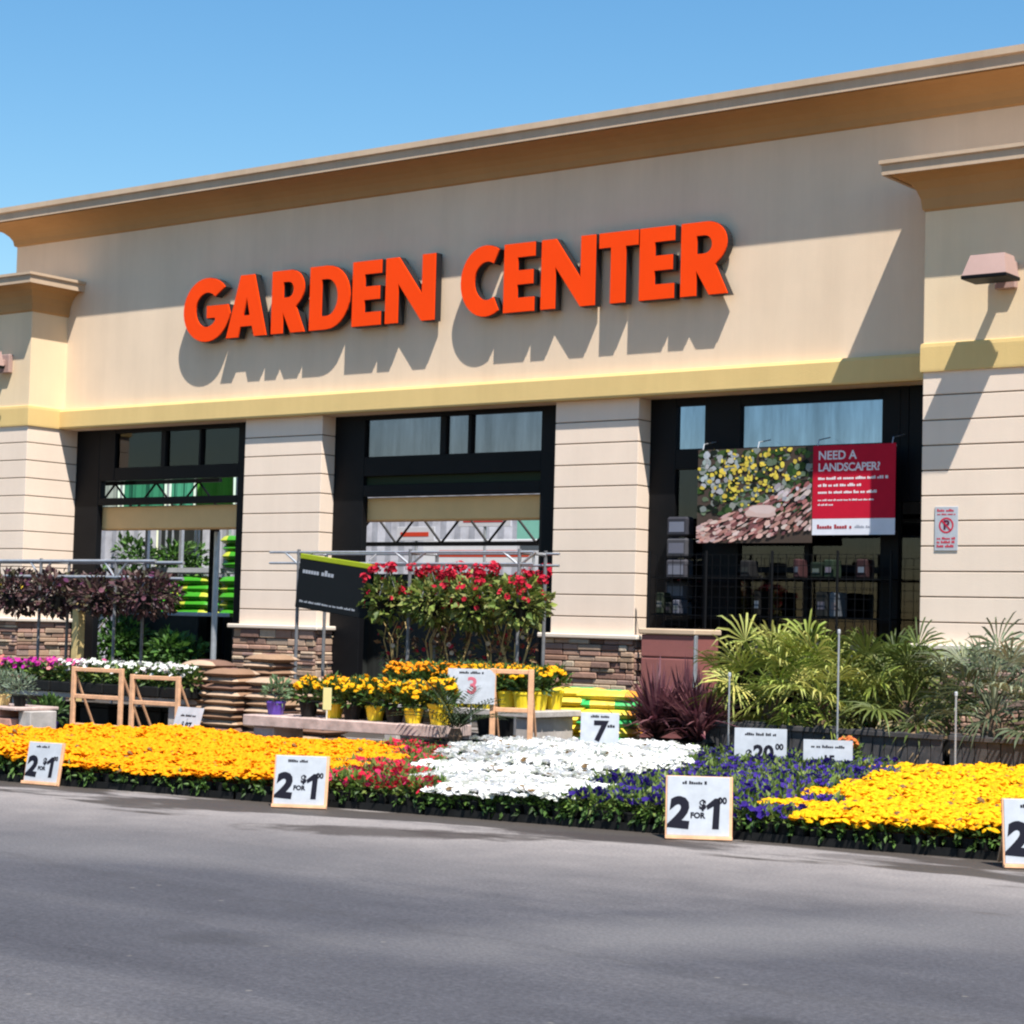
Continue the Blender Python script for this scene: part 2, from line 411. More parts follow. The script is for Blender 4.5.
def stones(mb, x0, x1, z0, z1, mat, r):
    """ledgestone courses on a plane; mat maps (x, out, z)"""
    z = z0
    while z < z1 - .02:
        h = min(r.choice((.05, .06, .075, .09, .11)), z1 - z)
        if z1 - z - h < .04: h = z1 - z
        x = x0
        while x < x1 - .005:
            w = min(r.uniform(.12, .48), x1 - x)
            if x1 - x - w < .08: w = x1 - x
            base = r.choice([(.40, .27, .19), (.47, .33, .24), (.33, .20, .15), (.24, .14, .11), (.55, .42, .30), (.45, .27, .20), (.30, .20, .17)])
            d = r.uniform(.012, .06)
            mb.bbox(x + .004, x + w - .004, -d, .02, z + .004, z + h - .004, .012, jit(base + (1,), .2, r), 0, mat)
            x += w
        z += h
def cladding(mb, x0, x1, y0, y1, z0, z1, step=.305, mi=0, mj=1):
    """smooth panels with dark open joints round a rectangular pier"""
    mb.box(x0 + .012, x1 - .012, y0 + .012, y1, z0, z1, None, mj)
    z = z1
    while z > z0 + .01:
        zz = max(z0, z - step)
        mb.bbox(x0, x1, y0, y1 + .001, zz + (.009 if zz > z0 else 0), z - (.009 if z < z1 else 0), .004, None, mi)
        z = zz
def stone_base(x0, x1, y0, y1, parent, r, sides='LR'):
    mb = MB()
    mb.box(x0 + .01, x1 - .01, y0 + .01, y1, 0, 1.33, (.12, .09, .08, 1))
    stones(mb, x0, x1, 0, 1.33, Matrix.Translation((0, y0, 0)), r)
    if 'R' in sides:
        stones(mb, y0, y1, 0, 1.33, Matrix(((0, -1, 0, x1), (1, 0, 0, 0), (0, 0, 1, 0), (0, 0, 0, 1))), r)
    if 'L' in sides:
        stones(mb, y0, y1, 0, 1.33, Matrix(((0, 1, 0, x0), (1, 0, 0, 0), (0, 0, 1, 0), (0, 0, 0, 1))), r)
    sb = mb.build('stone_base', M['stone'], parent)
    mb = MB(); mb.bbox(x0 - .09, x1 + .09, y0 - .09, y1, 1.332, 1.40, .015)
    mb.build('ledge', M['ledge'], sb)
r = random.Random(3)
for x0, x1 in ((-7.05, -5.38), (-.89, .525)):
    mb = MB(); cladding(mb, x0, x1, 0, .45, 1.40, TOP)
    p = mb.build('pillar', [M['siding'], M['joint']], bld)
    stone_base(x0 - .05, x1 + .05, -.05, .45, p, r)
# the two corner wings, standing 0.8 m forward
for side in (0, 1):
    x0, x1 = ((-24, -11.46), (5.17, 16.4))[side]
    path = ([(x0, -.8), (x1, -.8), (x1, -.002)], [(x0, -.002), (x0, -.8), (x1, -.8)])[side]
    mb = MB(); mb.box(x0, x1, -.8, (3.0, .62)[side], 5.0, 7.22)
    w = mb.build('corner_wing', M['wing'], bld)
    if side == 0: w['label'] = 'left wing standing forward under its own cornice'
    else: w['label'] = 'right wing standing forward under its own cornice'
    mb = MB(); cladding(mb, x0, x1, -.8, .45, 1.40, TOP + .02)
    mb.build('pillar_cladding', [M['siding'], M['joint']], w)
    belt(path, w, .03)
    stone_base(x0, x1, -.85, .45, w, r, 'R' if side == 0 else 'L')
    cw = [(.003, 6.66)] + [(.03 + .31 * (1 - math.cos(t * PI / 2)), 6.69 + .40 * math.sin(t * PI / 2)) for t in [i / 5 for i in range(6)]] + [(.34, 7.13), (.003, 7.13)]
    mb = MB(); mb.sweep(path, cw); cc = mb.build('cornice', M['cove'], w)
    mb = MB(); mb.sweep(path, [(-.3, 7.132), (.37, 7.132), (.37, 7.09), (.40, 7.08), (.40, 7.20), (.43, 7.215), (.43, 7.26), (-.3, 7.33)])
    mb.build('cornice_cap', M['cap'], cc)
    mb = MB(); mb.box(x0 + .3, x1 - .3, -.5, (2.9, .6)[side], 7.222, 7.30)
    mb.build('roof', M['cap'], w)

# ---- window walls in the bays
def frame_bars(bars, name='window_frame', y0=.30, y1=.42):
    mb = MB()
    for i, (a, b, z0, z1) in enumerate(bars):
        e = .0015 * (i % 5)
        mb.bbox(a, b, y0 + e, y1 - e, z0, z1, .006)
    return mb.build(name, M['black'], bld)
def pane(fr, a, b, z0, z1, m, y=.36):
    mb = MB(); mb.box(a, b, y, y + .008, z0, z1)
    mb.build('pane', m, fr)
# bay 1
x0, x1 = BAYS[0]
f1 = frame_bars([(x0, -10.86, 0, TOP), (-10.86, -10.47, 3.80, TOP), (-7.50, x1, 0, TOP), (-10.47, -7.5, 4.62, TOP), (-10.47, -7.5, 3.80, 4.02),
                 (-9.33, -9.22, 4.02, 4.62), (-8.42, -8.37, 4.02, 4.62), (-10.86, -7.5, 3.38, 3.50), (-10.86, -10.80, 3.50, 3.80)])
pane(f1, -10.47, -9.33, 4.02, 4.62, M['glass_grey']); pane(f1, -9.22, -7.5, 4.02, 4.62, M['glass_grey'])
# bay 2
x0, x1 = BAYS[1]
f2 = frame_bars([(x0, -4.76, 0, TOP), (-1.36, x1, 0, TOP), (-4.76, -1.36, 4.62, TOP), (-4.76, -1.36, 3.74, 4.04), (-3.26, -3.15, 4.04, 4.62),
                 (-2.72, -2.66, 4.04, 4.62), (-4.76, -1.36, 3.42, 3.60)])
pane(f2, -4.76, -3.26, 4.04, 4.62, M['glass_grey']); pane(f2, -3.15, -1.36, 4.04, 4.62, M['glass_grey'])
mb = MB(); mb.box(-4.76, -1.36, .38, .40, 3.60, 3.74, (.03, .04, .02, 1)); mb.build('panel', M['tint'], f2)
# bay 3
x0, x1 = BAYS[2]
f3 = frame_bars([(x0, .95, 0, TOP), (1.41, 1.97, 0, TOP), (4.08, 4.34, 0, TOP), (.95, 1.41, 4.58, TOP), (1.97, 4.08, 4.54, TOP), (4.34, 4.46, 3.2, TOP), (4.66, x1, 0, TOP),
                 (.95, 1.41, 3.70, 3.98), (1.97, 4.08, 3.80, 3.97), (1.97, 4.08, 2.28, 2.36), (1.97, 4.08, 0, .25), (.95, 1.41, 0, .2), (2.98, 3.05, .25, 3.8), (4.46, 4.66, 3.2, TOP)])
pane(f3, .95, 1.41, 3.98, 4.58, M['glass_blue']); pane(f3, 1.97, 4.08, 3.97, 4.54, M['glass_blue'])
pane(f3, .95, 1.41, .2, 3.70, M['glass_dark']); pane(f3, 1.97, 2.98, .25, 2.28, M['glass_dark']); pane(f3, 3.05, 4.08, .25, 2.28, M['glass_dark'])
pane(f3, 1.97, 4.08, 2.36, 3.8, M['glass_dark'], .365); pane(f3, 4.34, 4.66, .05, 3.2, M['glass_dark'])
# tan roll-door headers behind bays 1 and 2
for a, b, z0, z1 in ((-11.1, -7.3, 2.96, 3.36), (-5.0, -1.2, 3.05, 3.415)):
    mb = MB(); mb.bbox(a, b, .43, .75, z0, z1, .02)
    mb.build('door_header', M['tanbeam'], bld)

# ================================================================== SIGN LETTERS
def arc(cx, cz, rx, rz, a0, a1, n=14): return [(cx + rx * math.cos(R(a0 + (a1 - a0) * i / n)), cz + rz * math.sin(R(a0 + (a1 - a0) * i / n))) for i in range(n + 1)]
S = .245
def glyph(ch, w):
    if ch == 'E':
        t = .205
        return [[(0, 0), (w, 0), (w, t), (S, t), (S, .5 - t / 2), (w * .95, .5 - t / 2), (w * .95, .5 + t / 2), (S, .5 + t / 2), (S, 1 - t), (w, 1 - t), (w, 1), (0, 1)]]
    if ch == 'T':
        return [[(w / 2 - S / 2, 0), (w / 2 + S / 2, 0), (w / 2 + S / 2, .79), (w, .79), (w, 1), (0, 1), (0, .79), (w / 2 - S / 2, .79)]]
    if ch == 'N':
        return [[(0, 0), (S, 0), (S, .60), (w - S, 0), (w, 0), (w, 1), (w - S, 1), (w - S, .40), (S, 1), (0, 1)]]
    if ch == 'A':
        return [[(0, 0), (.265, 0), (.315, .17), (w - .315, .17), (w - .265, 0), (w, 0), (w / 2 + .15, 1), (w / 2 - .15, 1)],
                [(w / 2 - .075, .345), (w / 2, .64), (w / 2 + .075, .345)]]
    if ch == 'R':
        o = [(0, 0), (S, 0), (S, .34), (w - .29, 0), (w, 0), (w * .73, .41)] + arc(w * .55, .70, w * .42, .30, -55, 90) + [(0, 1)]
        h = [(S, .565)] + arc(w * .50, .69, w * .16, .125, -90, 90, 8) + [(S, .815)]
        return [o, h]
    if ch == 'D':
        return [[(0, 0)] + arc(w * .42, .5, w * .58, .5, -90, 90) + [(0, 1)], [(S, .21)] + arc(w * .43, .5, w * .27, .29, -90, 90) + [(S, .79)]]
    if ch == 'C':
        return [arc(w * .66, .5, w * .66, .525, 58, 302, 24) + arc(w * .70, .5, w * .34, .285, 300, 60, 18)]
    if ch == 'G':
        return [arc(w * .53, .5, w * .53, .525, 42, 350, 30) + [(w, .56), (w * .53, .56), (w * .53, .36), (w * .72, .36)] + arc(w * .53, .5, w * .26, .285, 318, 48, 18)]
sign = thing('store_sign', 'orange block letters reading GARDEN CENTER on the tan facade', 'sign', (-3.15, 0, 6.0))
LET = [('G', -8.338, 1.015), ('A', -7.343, .888), ('R', -6.346, .714), ('D', -5.529, .836), ('E', -4.641, .574), ('N', -3.971, .959), ('C', -2.517, .697),
       ('E', -1.720, .547), ('N', -1.049, .931), ('T', -.051, .644), ('E', .628, .561), ('R', 1.300, .741)]
for ch, x, w in LET:
    g = glyph(ch, w)
    me = outline_mesh(g, .012)
    mb = MB(); mb.mesh(me, Matrix.Translation((x + 3.15, -.215, 0)) @ XZ)
    o = mb.build('letter', M['orange'], sign)
    me = outline_mesh(g, .066, .007)
    mb = MB(); mb.mesh(me, Matrix.Translation((x + 3.15, -.134, 0)) @ XZ)
    # stand-off pins that carry the letter
    for px, pz in ((w * .12, .12), (w * .12, .85)) if ch not in 'TAGC' else ((w * .5, .9), (w * .5, .08)):
        mb.tube([(x + 3.15 + px, -.07, pz), (x + 3.15 + px, -.002, pz)], .02, 6)
    mb.build('letter_return', M['return'], o)

# ================================================================== WALL THINGS
def wall_lamp(x, y, z, label):
    t = thing('wall_lamp', label, 'lamp', (x, y, z), 0, 'wall lamps on the wings')
    mb = MB(); mb.bbox(-.13, .13, -.09, -.001, -.1, .22, .01); mb.bbox(-.045, .045, -.34, -.085, .02, .12, .01)
    mb.build('bracket', M['lampbody'], t)
    mb = MB()
    v = [(-.27, -.70, -.02), (.27, -.70, -.02), (.27, -.30, -.02), (-.27, -.30, -.02), (-.21, -.60, .23), (.21, -.60, .23), (.21, -.32, .23), (-.21, -.32, .23)]
    mb.add(v, [(0, 3, 2, 1), (4, 5, 6, 7), (0, 1, 5, 4), (1, 2, 6, 5), (2, 3, 7, 6), (3, 0, 4, 7)])
    h = mb.build('housing', M['lampbody'], t)
    mb = MB(); mb.bbox(-.28, .28, -.71, -.29, -.065, -.021, .008); mb.build('lens_frame', M['black'], h)
    return t
wall_lamp(6.24, -.8, 5.72, 'pinkish wedge wall lamp high on the right wing')
wall_lamp(-12.05, -.8, 5.72, 'wall lamp cut by the picture edge on the left wing')

t = thing('no_parking_sign', 'small white sign with crossed red circle on cream cladding', 'sign', (5.505, -.805, 2.52))
mb = MB(); mb.bbox(-.15, .15, -.008, 0, 0, .53, .003); mb.build('sign_plate', M['white'], t)
mb = MB(); red = C4(.55, .03, .06); Y = -.0095
ring = outline_mesh([arc(0, 0, .095, .095, 0, 345, 23), arc(0, 0, .075, .075, 0, 345, 23)], .0006)
mb.mesh(ring, at_xz(0, Y, .305), red)
mb.mesh(text_mesh('P', .15, .006), at_xz(0, Y - .0004, .305), C4(.10, .02, .05))
mb.box(-.085, .085, -.0007, .0007, -.009, .009, red, 0, Matrix.Translation((0, Y - .0022, .305)) @ Matrix.Rotation(R(45), 4, 'Y'))
rr = random.Random(5)
for z, h in ((.47, .032), (.43, .02), (.135, .028), (.09, .03), (.04, .034)): greek(mb, -.12, .12, Y, z, h, red, rr)
mb.build('sign_print', M['tint'], t)

# banner: an actual printed sheet on battens
t = thing('banner', 'red landscaper banner with garden picture hung over the dark third bay', 'banner', (3.00, -.05, 2.7))
mb = MB(); nx = 24
for i in range(nx):
    a, b = -1.46 + 2.92 * i / nx, -1.46 + 2.92 * (i + 1) / nx
    ya, yb = .015 * math.sin(i * .7), .015 * math.sin((i + 1) * .7)
    la = lambda u: 1.20 - .0 * u
    lo = lambda u: -.08 + (.17 if u > .30 else .0)
mb.box(-1.46, .285, -.006, 0, -.04, 1.22, (.07, .05, .04, 1))
mb.build('picture_panel', M['tint'], t)
mb = MB(); mb.box(.286, 1.46, -.007, 0, .27, 1.22, (.52, .012, .035, 1)); mb.build('red_panel', M['tint'], t)
mb = MB(); mb.box(.286, 1.46, -.0065, 0, .06, .269, (.72, .72, .78, 1)); mb.build('white_strip', M['tint'], t)
rr = random.Random(11)
mb = MB(); wht = C4(.8, .74, .76)
mb.mesh(text_mesh('NEED A', .158, .003, align='LEFT'), at_xz(.36, -.0085, 1.085), wht)
mb.mesh(text_mesh('LANDSCAPER?', .145, .003, align='LEFT', space=.93), at_xz(.36, -.0085, .93), wht)
for z, w, h in ((.775, 1.0, .038), (.685, .62, .038), (.595, .84, .038), (.50, .80, .022), (.44, .22, .022)): greek(mb, .365, .365 + w, -.0085, z, h, wht, rr)
greek(mb, .36, .86, -.0085, .14, .055, C4(.35, .02, .03), rr); greek(mb, .90, 1.12, -.0085, .15, .035, C4(.35, .36, .42), rr)
mb.build('lettering', M['tint'], t)
# the printed garden photograph: overlapping flat patches of ink
mb = MB()
def blob(x, z, rx, rz, c, y, n=9, rot=0):
    v = []
    for k in range(n):
        q = 2 * PI * k / n; s = rr.uniform(.75, 1.15)
        px, pz = rx * s * math.cos(q), rz * s * math.sin(q)
        v.append((min(.283, max(-1.458, x + px * math.cos(rot) - pz * math.sin(rot))), y, min(1.218, max(-.038, z + px * math.sin(rot) + pz * math.cos(rot)))))
    mb.add(v, [tuple(range(n - 1, -1, -1))], c)
k = 0
def ny():
    global k; k += 1
    return -.0072 - .00003 * k
for i in range(330): blob(rr.uniform(-1.45, .28), rr.uniform(.35, 1.2), rr.uniform(.02, .075), rr.uniform(.015, .06), jit(rr.choice([(.02, .04, .015), (.05, .09, .03), (.12, .16, .10), (.012, .016, .012), (.20, .22, .19), (.04, .08, .02)]) + (1,), .3, rr), ny())
for i in range(40): blob(rr.uniform(-1.4, -.85), rr.uniform(.65, 1.18), rr.uniform(.02, .06), rr.uniform(.02, .05), jit((.34, .36, .36, 1), .3, rr), ny())
for i in range(150):
    x = rr.gauss(-.65, .38); z = rr.gauss(.86, .2) + (x + .6) * .15
    if z > .45: blob(x, z, rr.uniform(.012, .042), rr.uniform(.01, .035), jit((.60, .46, .07, 1), .3, rr), ny())
for s in range(9):
    for i in range(22):
        u = i / 21 + rr.uniform(-.02, .02)
        u = max(0, u)
        x = -1.42 + 1.7 * u; z = -.03 + s * .062 * (.45 + .75 * u) + (u ** 1.6) * .20 + rr.uniform(-.02, .02)
        if z < .30 + u * .55: blob(x, z, rr.uniform(.03, .09), rr.uniform(.012, .034), jit(rr.choice([(.46, .24, .21), (.55, .34, .30), (.30, .12, .11), (.15, .06, .06), (.58, .44, .41)]) + (1,), .25, rr), ny(), 8, .25 + u * .4)
blob(-.45, .37, .26, .10, (.56, .40, .36, 1), ny(), 12); blob(-.45, .40, .19, .06, (.60, .46, .43, 1), ny(), 12)
for i in range(16): blob(rr.uniform(-.25, .26), rr.uniform(.45, .72), rr.uniform(.03, .08), .03, jit((.42, .38, .38, 1), .4, rr), ny(), 7, .6)
mb.build('printed_picture', M['tint'], t)
mb = MB()
for x in (-1.40, -.55, .34, 1.40): mb.tube([(x, .006, 1.2), (x, .04, 1.30), (x, .345, 1.36)], .008, 6)
mb.tube([(-1.46, .012, 1.19), (1.46, .012, 1.19)], .012, 6); mb.tube([(.30, .012, .10), (1.46, .012, .10)], .01, 6)
mb.build('hanging_bar', M['galv'], t)

t = thing('wall_notice', 'small crimson notice on the black frame beside the middle pillar', 'sign', (-1.02, .292, 1.62))
mb = MB(); mb.bbox(-.12, .20, -.012, 0, 0, .34, .003, (.42, .05, .09, 1)); mb.build('notice_plate', M['tint'], t)

# ================================================================== BACK YARD seen through the bays
def pale_panel_fence(x, w, z1, label, m='pale'):
    t = thing('panel_fence', label, 'fence', (x, 8.0, 0), 0, 'pale screens at the back of the yard')
    mb = MB(); n = int(w / .18)
    v = []; 
    for i in range(n + 1): v += [(-w / 2 + w * i / n, .03 * (i % 2), .1), (-w / 2 + w * i / n, .03 * (i % 2), z1)]
    mb.add(v, [(2 * i, 2 * i + 2, 2 * i + 3, 2 * i + 1) for i in range(n)])
    mb.build('corrugated_sheet', M[m], t)
    mb = MB()
    for i in range(int(w / 1.5) + 1):
        xx = min(w / 2, -w / 2 + 1.5 * i); mb.box(xx - .04, xx + .04, .04, .12, 0, z1 + .1)
    mb.box(-w / 2, w / 2, .045, .10, z1 * .5, z1 * .5 + .08)
    mb.build('fence_post', M['galv'], t)
    return t
pale_panel_fence(-19.4, 3.5, 3.6, 'pale corrugated screen at the left of the yard')
pale_panel_fence(-15.2, 1.9, 3.7, 'narrow pale corrugated screen beside stacked green bags')
pale_panel_fence(-9.0, 5.6, 4.4, 'wide pale corrugated screen behind the red geranium baskets')
t = thing('dark_screen', 'tall black shade cloth between two pale screens', 'screen', (-16.9, 8.3, 0))
mb = MB(); mb.box(-.9, .9, 0, .03, .05, 3.9); mb.build('cloth', M['sheeting'], t)
for x in (-.92, .92):
    mb = MB(); mb.box(x - .04, x + .04, -.02, .06, 0, 4.0); mb.build('post', M['galv'], t)
for i, (x, wd, c) in enumerate(((-18.6, 1.1, (.30, .34, .30)), (-17.2, 1.3, (.04, .22, .12)), (-16.0, .7, (.06, .28, .17)), (-15.0, 1.1, (.10, .34, .04)))):
    t = thing('fabric_panel', ['pale grey', 'dark green', 'teal green', 'leaf green'][i] + ' fabric panel strung high across the yard', 'panel', (x, 7.2, 3.75), 0, 'fabric panels strung high in the yard')
    mb = MB(); v = []; n = 12
    for k in range(n + 1): v += [(-wd / 2 + wd * k / n, .05 * math.sin(k * 1.3), 0), (-wd / 2 + wd * k / n, .05 * math.sin(k * 1.3 + .5), 1.2)]
    mb.add(v, [(2 * k, 2 * k + 2, 2 * k + 3, 2 * k + 1) for k in range(n)], c + (1,)); mb.build('fabric', M['tint'], t)
    for xx in (-wd / 2, wd / 2):
        mb = MB(); mb.tube([(xx, .1, -3.75), (xx, .1, 1.3)], .025, 6); mb.build('post', M['galv'], t)
# steel joist with webbing
def joist(x0, x1, y, z, h, label, m='black'):
    t = thing('roof_truss', label, 'truss', ((x0 + x1) / 2, y, z), 0, 'steel trusses across the yard')
    L = x1 - x0; mb = MB()
    mb.box(-L / 2, L / 2, -.04, .04, 0, .07); mb.box(-L / 2, L / 2, -.041, .041, h - .07, h)
    n = int(L / .9)
    for i in range(n):
        a = -L / 2 + L * i / n; b = -L / 2 + L * (i + 1) / n; mid = (a + b) / 2
        mb.tube([(a, 0, .05), (mid, 0, h - .05)], .022, 5); mb.tube([(mid, 0, h - .05), (b, 0, .05)], .022, 5)
    mb.build('chords', M[m], t)
    for x in (-L / 2 + .1, L / 2 - .1):
        mb = MB(); mb.box(x - .06, x + .06, -.06, .06, -z, 0); mb.build('post', M[m], t)
joist(-8.6, -2.6, 3.3, 2.80, .62, 'black webbed steel truss behind the middle bay')
joist(-14.2, -9.8, 2.2, 3.35, .62, 'black webbed steel truss behind the left bay')
# shelving and goods
def pallet_rack(x, y, label):
    t = thing('storage_rack', label, 'rack', (x, y, 0), 0, 'storage racks in the yard')
    for xx in (-.95, .95):
        for yy in (-.45, .45):
            mb = MB(); mb.box(xx - .035, xx + .035, yy - .035, yy + .035, 0, 3.3); mb.build('upright', M['galv'], t)
    for z in (1.5, 2.42):
        mb = MB(); mb.box(-.914, .914, -.5, .5, z - .09, z); mb.build('shelf', M['white'], t)
    return t
pallet_rack(-12.35, 4.2, 'white racking with green bags seen through the left bay')
pallet_rack(-10.25, 4.3, 'white racking behind the left pillar with green bags')
def cushion(sx, sy, sz, c, r, n=10, sag=.25, ex=3.2):
    """a filled bag: superellipse pillow with crimped ends"""
    mb = MB(); v = []; f = []
    for i in range(n + 1):
        for j in range(n + 1):
            u, w = 2 * i / n - 1, 2 * j / n - 1
            hgt = max(0, (1 - abs(u) ** ex)) ** .5 * max(0, (1 - abs(w) ** ex)) ** .5
            wob = r.uniform(-.06, .06) * hgt
            v.append((u * sx / 2 * (1 - .04 * w * w), w * sy / 2 * (1 - .06 * u * u), sz / 2 * (hgt + wob) - sag * sz * .1 * u * u))
    o = len(v)
    for i in range(n + 1):
        for j in range(n + 1):
            u, w = 2 * i / n - 1, 2 * j / n - 1
            hgt = max(0, (1 - abs(u) ** ex)) ** .5 * max(0, (1 - abs(w) ** ex)) ** .5
            v.append((u * sx / 2 * (1 - .04 * w * w), w * sy / 2 * (1 - .06 * u * u), -sz / 2 * hgt * .9 - sag * sz * .1 * u * u))
    A = lambda i, j: i * (n + 1) + j
    cols = []
    for i in range(n):
        for j in range(n):
            f.append((A(i, j), A(i + 1, j), A(i + 1, j + 1), A(i, j + 1))); f.append((o + A(i, j), o + A(i, j + 1), o + A(i + 1, j + 1), o + A(i + 1, j)))
    for i in range(n):
        for j in range(n):
            cc = c(i / (n - 1), j / (n - 1)) if callable(c) else c
            mb.add([], [], None); cols += [cc, cc]
    mb.v = v; mb.f = [list(x) for x in f]; mb.m = [0] * len(f); mb.c = cols
    return mb
gb = lambda u, w: (.10, .42, .03, 1) if (.2 < u < .8 and .15 < w < .85) else ((.45, .5, .05, 1) if u > .8 else (.05, .30, .02, 1))
r = random.Random(21)
green_me = [cushion(.80, .55, .175, gb, r, 12, .1, 9).data('green_bag', M['bag'], True) for _ in range(2)]
ORD = ['bottom', 'second', 'third', 'fourth', 'fifth', 'sixth', 'seventh', 'eighth', 'ninth', 'tenth', 'eleventh', 'twelfth']
def stack(me, name, x, y, z, n, dz, labelf, cat, group, r, rz=0, jx=.03):
    for i in range(n):
        o = put(name, me[i % len(me)], None, (x + r.uniform(-jx, jx), y + r.uniform(-jx, jx), z + dz * (i + .5)), rz + r.uniform(-.06, .06) + (PI if i % 2 else 0))
        tag(o, labelf('topmost' if i == n - 1 else (ORD[i] + ('' if i == 0 else ' from the bottom'))), cat, group)
for k, (x, y, z, n, nm) in enumerate(((-12.75, 3.95, 1.5, 5, 'left column of the left yard rack'), (-11.95, 3.95, 1.5, 5, 'right column of the left yard rack'), (-10.9, 4.0, 1.5, 5, 'lower shelf by the left pillar'),
                                       (-10.9, 4.0, 2.42, 4, 'upper shelf by the left pillar'))):
    stack(green_me, 'green_bag', x, y, z, n, .15, lambda s, nm=nm: 'green bag, %s in the %s' % (s, nm), 'bag', 'green bags on the yard racks', r)
t = thing('display_table', 'white topped display table inside the left bay', 'table', (-10.6, 2.0, 0))
mb = MB(); mb.bbox(-.95, .95, -.4, .4, 1.50, 1.57, .01); mb.build('tabletop', M['white'], t)
mb = MB(); mb.box(-.92, .92, -.37, -.355, .05, 1.498); mb.build('dark_front', M['sheeting'], t)  # black sheet added to darken the space below the tabletop
for x in (-.85, .85):
    for y in (-.32, .32):
        mb = MB(); mb.box(x - .03, x + .03, y - .03, y + .03, 0, 1.50); mb.build('leg', M['black'], t)
t = thing('post_pole', 'thin grey pipe standing in the left bay opening', 'pole', (-8.62, 1.0, 0))
mb = MB(); mb.tube([(0, 0, 0), (0, 0, 2.94)], .05, 10); mb.build('pipe', M['galv'], t)
def yard_tree(x, y, h, label, seed):
    r = random.Random(seed)
    t = thing('potted_tree', label, 'potted tree', (x, y, 0), 0, 'leafy trees in the yard')
    mb = MB(); mb.lathe([(.24, 0), (.32, .45), (.34, .46), (.34, .5), (.30, .5)], 14); mb.build('pot', M['darkpl'], t)
    mb = MB(); mb.tube([(0, 0, .4), (.03, 0, h * .4), (0, .05, h * .8)], [.05, .04, .02], 7)
    for k in range(5):
        a = r.uniform(0, 6.3); mb.tube([(.02, 0, h * (.4 + .07 * k)), (.4 * math.cos(a), .4 * math.sin(a), h * (.6 + .07 * k))], [.022, .008], 5)
    mb.build('trunk', M['trunk'], t)
    F = MB()
    for k in range(9): clump(F, r.uniform(-.35, .35), r.uniform(-.35, .35), h * r.uniform(.55, .95), .32, .28, 80, .16, [C4(.05, .12, .02), C4(.09, .20, .03), C4(.03, .07, .015)], r, .2, .5)
    F.build('crown', M['leaf'], t)
# hanging white and red signs in the yard behind the middle bay
t = thing('yard_sign', 'white and red hanging sign in the yard behind the middle bay', 'sign', (-6.6, 6.0, 2.55))
mb = MB(); mb.bbox(-1.6, 1.6, -.02, .02, 0, .5, .005, (.75, .75, .78, 1)); mb.build('sign_board', M['tint'], t)
mb = MB(); mb.box(-1.2, 1.0, -.0235, -.0205, .18, .30, (.65, .06, .02, 1)); mb.build('red_stripe', M['tint'], t)
for x in (-1.5, 1.5):
    mb = MB(); mb.tube([(x, 0, -2.55), (x, 0, 0)], .03, 6); mb.build('post', M['galv'], t)
for k, (x, z, wd) in enumerate(((-7.9, 3.0, .9), (-6.3, 3.25, 1.2), (-5.2, 2.75, .7))):
    t = thing('yard_sign', ['small white hanging card left', 'upper white hanging card', 'small white hanging card right'][k] + ' behind the middle bay truss', 'sign', (x, 5.4, z))
    mb = MB(); mb.bbox(-wd / 2, wd / 2, -.015, .015, 0, .26, .004, (.60, .60, .64, 1)); mb.build('sign_board', M['tint'], t)
    mb = MB(); mb.box(-wd * .4, wd * .35, -.0185, -.0155, .08, .16, [(.60, .06, .03, 1), (.55, .05, .05, 1), (.10, .12, .14, 1)][k]); mb.build('stripe', M['tint'], t)
    mb = MB(); mb.tube([(0, .02, -z), (0, .02, .26)], .025, 6); mb.build('post', M['galv'], t)
t = thing('teal_screen', 'pale teal panel hanging high behind the middle bay', 'panel', (-6.1, 6.6, 2.7))
mb = MB(); mb.box(-.35, .35, -.02, .02, .1, 1.1, (.22, .50, .40, 1)); mb.build('panel_sheet', M['tint'], t)
for x in (-.3, .3):
    mb = MB(); mb.tube([(x, .04, -2.7), (x, .04, 1.1)], .03, 6); mb.build('post', M['galv'], t)
# dark goods shelving inside bay 3
r = random.Random(31)
t = thing('goods_shelf', 'dark wire shelving full of dim goods behind the third bay glass', 'shelf', (2.3, 1.5, 0))
for x in (-2.3, -1.15, 0, 1.15, 2.3):
    for y in (-.3, .3):
        mb = MB(); mb.box(x - .025, x + .025, y - .025, y + .025, 0, 3.4); mb.build('upright', M['black'], t)
for z in (.3, 1.0, 1.7, 2.4, 3.1):
    mb = MB(); mb.box(-2.27, 2.27, -.27, .27, z - .03, z); mb.build('shelf_board', M['black'], t)
for z in (.3, 1.0, 1.7, 2.4):
    x = -2.2
    while x < 2.1:
        w = r.uniform(.12, .32); h = r.uniform(.2, .58); 
        if r.random() < .75:
            c = jit(r.choice([(.30, .32, .38), (.2, .2, .22), (.5, .5, .55), (.10, .12, .10), (.22, .10, .10), (.6, .6, .65), (.05, .05, .06)]) + (1,), .3, r)
            mb = MB(); mb.bbox(-w / 2, w / 2, -.2, .2, 0, h, .02, c); mb.box(-w * .35, w * .35, -.203, -.2005, h * .3, h * .7, jit((.35, .35, .4, 1), .5, r))
            o = mb.build('boxed_goods', M['tint'], None, (2.3 + x + w / 2, 1.5, z)); tag(o, 'dim packaged goods box on the dark shelving behind the third bay glass', 'box', 'boxed goods behind the third bay')
        x += w + .04
t = thing('wire_rack', 'black wire mesh rack of dim goods standing before the third bay', 'rack', (2.75, -.02, 0))
for x in (-1.85, -.95, .05, 1.0, 1.75):
    mb = MB(); mb.tube([(x, -.2, 0), (x, -.2, 2.55)], .018, 6); mb.build('upright', M['black'], t)
mb = MB()
